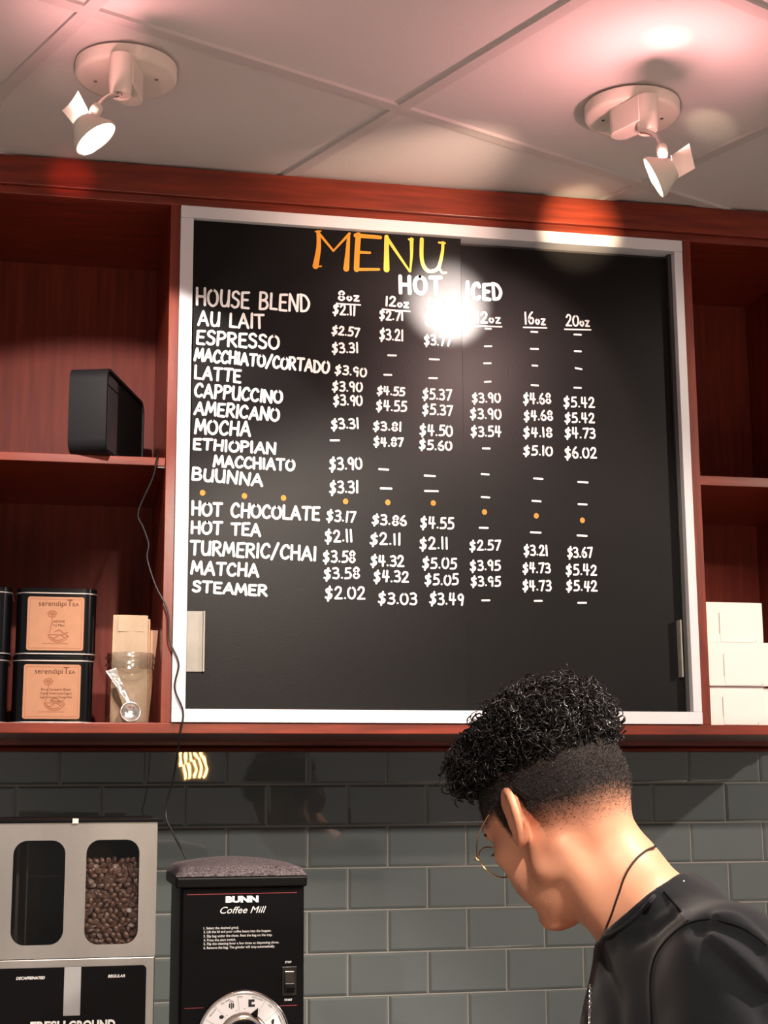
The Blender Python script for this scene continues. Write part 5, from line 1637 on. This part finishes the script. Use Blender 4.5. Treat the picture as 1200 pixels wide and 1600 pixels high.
# trousers and shoes
tr_ = Field(np.arange(.08, .50, .010), np.arange(-1.62, -.50, .012), np.arange(-.46, .10, .010))
for Hp, Kn, An in ((HPL, KNL, ANL), (HPR, KNR, ANR)):
    tr_.cap(Hp, Kn, .090, .066, .03); tr_.cap(Kn, An + DN * -.01, .066, .056, .03)
tr_.ell(PV - DN * .03, (.122, .172, .13), np.stack([FWD, SIDE, -DN]), .05)
a, c = tr_.mesh()
M['denim'] = mat('dark_trousers', rgb(30, 30, 36), rough=0.9)
sdf_object('trousers', a, c, M['denim'], person)
for An in (ANL, ANR):
    Fs = Field(*[np.arange(An[i] - .24, An[i] + .24, .008) for i in range(3)])
    B = np.stack([FWD, SIDE, -DN])
    Fs.ell(drop(An, .040) + FWD * .06, (.135, .046, .038), B, .02)
    Fs.ell(drop(An, .07) + FWD * .0, (.055, .042, .05), B, .03)
    Fs.halfspace(drop(An, .0025), DN, 0)
    a, c = Fs.mesh()
    sdf_object('shoe', a, c, mat('black_shoe', rgb(20, 20, 20), rough=0.5), person)

# glasses: thin gold wire, dark temple tips
M['gold'] = mat('gold_wire', (0.83, 0.60, 0.28), rough=0.2, metal=1.0)
M['tip'] = mat('dark_temple_tip', rgb(20, 16, 16), rough=0.3)
gl = empty('eyeglasses', tuple(to_world(hd(.105, 0, .0))))
gl.parent = person
GU = HU * math.cos(.15) + HF * math.sin(.15); GF = HF * math.cos(.15) - HU * math.sin(.15)
GC = hd(.114, 0, -.002)
for s in (1, -1):
    c = GC + HL * s * .034 - GF * .004
    ring = [to_world(c + HL * s * .0262 * math.cos(t) - GF * .005 * (math.cos(t) * .5 + .5) + GU * .0235 * math.sin(t)) for t in np.linspace(0, 2 * math.pi, 41)[:-1]]
    MB().tube(ring, .0009, 8, closed=True).build('lens_rim', M['gold'], gl, smooth=True)
    lens = MB(); lens.add(ring, [tuple(range(40))])
    lens.build('lens', thin_clear('spectacle_lens', (.93, .95, .94), 0.02), gl)
    hinge = c + HL * s * .0315 - GF * .0055 + GU * .008
    pth = [c + HL * s * .0258 - GF * .0045 + GU * .006, c + HL * s * .030 - GF * .003 + GU * .009, hinge - GF * .004, hd(.070, s * .0790, .022), hd(.030, s * .0800, .034), hd(.006, s * .0800, .0385)]
    tip = [hd(.034, s * .0800, .0335), hd(.006, s * .0800, .0385), hd(-.012, s * .0790, .0385), hd(-.024, s * .0790, .030), hd(-.034, s * .0775, .014)]
    MB().tube([to_world(p) for p in catmull(pth, 5)], .0008, 8).build('temple', M['gold'], gl, smooth=True)
    MB().tube([to_world(p) for p in catmull(tip, 5)], .0014, 8).build('temple_tip', M['tip'], gl, smooth=True)
    MB().lathe([(.0, -.0022), (.0016, -.002), (.0016, .002), (0, .0022)], to_world(hinge - GF * .002), HU @ ROT, 10).build('hinge', M['gold'], gl, smooth=True)
    np_ = [to_world(GC + HL * s * .012 - GF * .002 - GU * .004), to_world(GC + HL * s * .011 - GF * .009 - GU * .008)]
    MB().tube(np_, .0007, 6).build('nose_pad_arm', M['gold'], gl)
MB().tube([to_world(GC + HL * x + GU * (.004 + .004 * (1 - (x / .0085) ** 2)) - GF * .003) for x in np.linspace(-.0085, .0085, 9)], .0009, 8).build('bridge', M['gold'], gl, smooth=True)

# necklace: dark cord round the neck, silver chain hanging down the shirt front
M['thong'] = mat('dark_brown_cord', rgb(40, 20, 18), rough=0.5)
nk = empty('necklace', tuple(to_world(NB)))
nk.parent = person
pth = [(1022, 1323.5), (1010, 1329), (994, 1342), (982, 1358), (974, 1374), (968, 1392), (961, 1412), (955, 1430), (948, 1448), (944, 1464), (941, 1482), (936, 1500), (931, 1520), (926, 1542)]
P = [on_surf(u, v, [bvb, bvs], .0016) for u, v in pth]
P = [np.array(p) for p in P if p is not None]
far = []
if len(P) > 4:
    # the far half of the loop, mirrored across the figure's middle plane
    n = SIDE @ ROT; c0 = to_world(NB)
    far = [p - 2 * n * ((p - c0) @ n) for p in P[1:-4:2]]
MB().tube(catmull(far[::-1] + P, 5), .0013, 8).build('cord', M['thong'], nk, smooth=True)
if len(P) > 2:
    end = P[-1]
    z = end[2]
    chain = MB()
    k_ = 0
    base = np.array(end)
    links = []
    for i in range(36):
        v = 1543 + i * 4.2
        u = 925.5 - .11 * i
        for q_ in range(14):
            h = on_surf(u + q_ * 1.5, v, [bvs], .0022)
            if h is not None:
                links.append(np.array(h)); break
    for c in links:
        a0 = (k_ % 2) * math.pi / 2
        ring = [c + .0017 * math.cos(t) * np.array([math.cos(a0 + .4), math.sin(a0 + .4), 0]) + np.array([0, 0, .0030 * math.sin(t)]) for t in np.linspace(0, 2 * math.pi, 13)[:-1]]
        chain.tube(ring, .0006, 6, closed=True)
        k_ += 1
    chain.build('chain', M['steel_shiny'], nk, smooth=True)
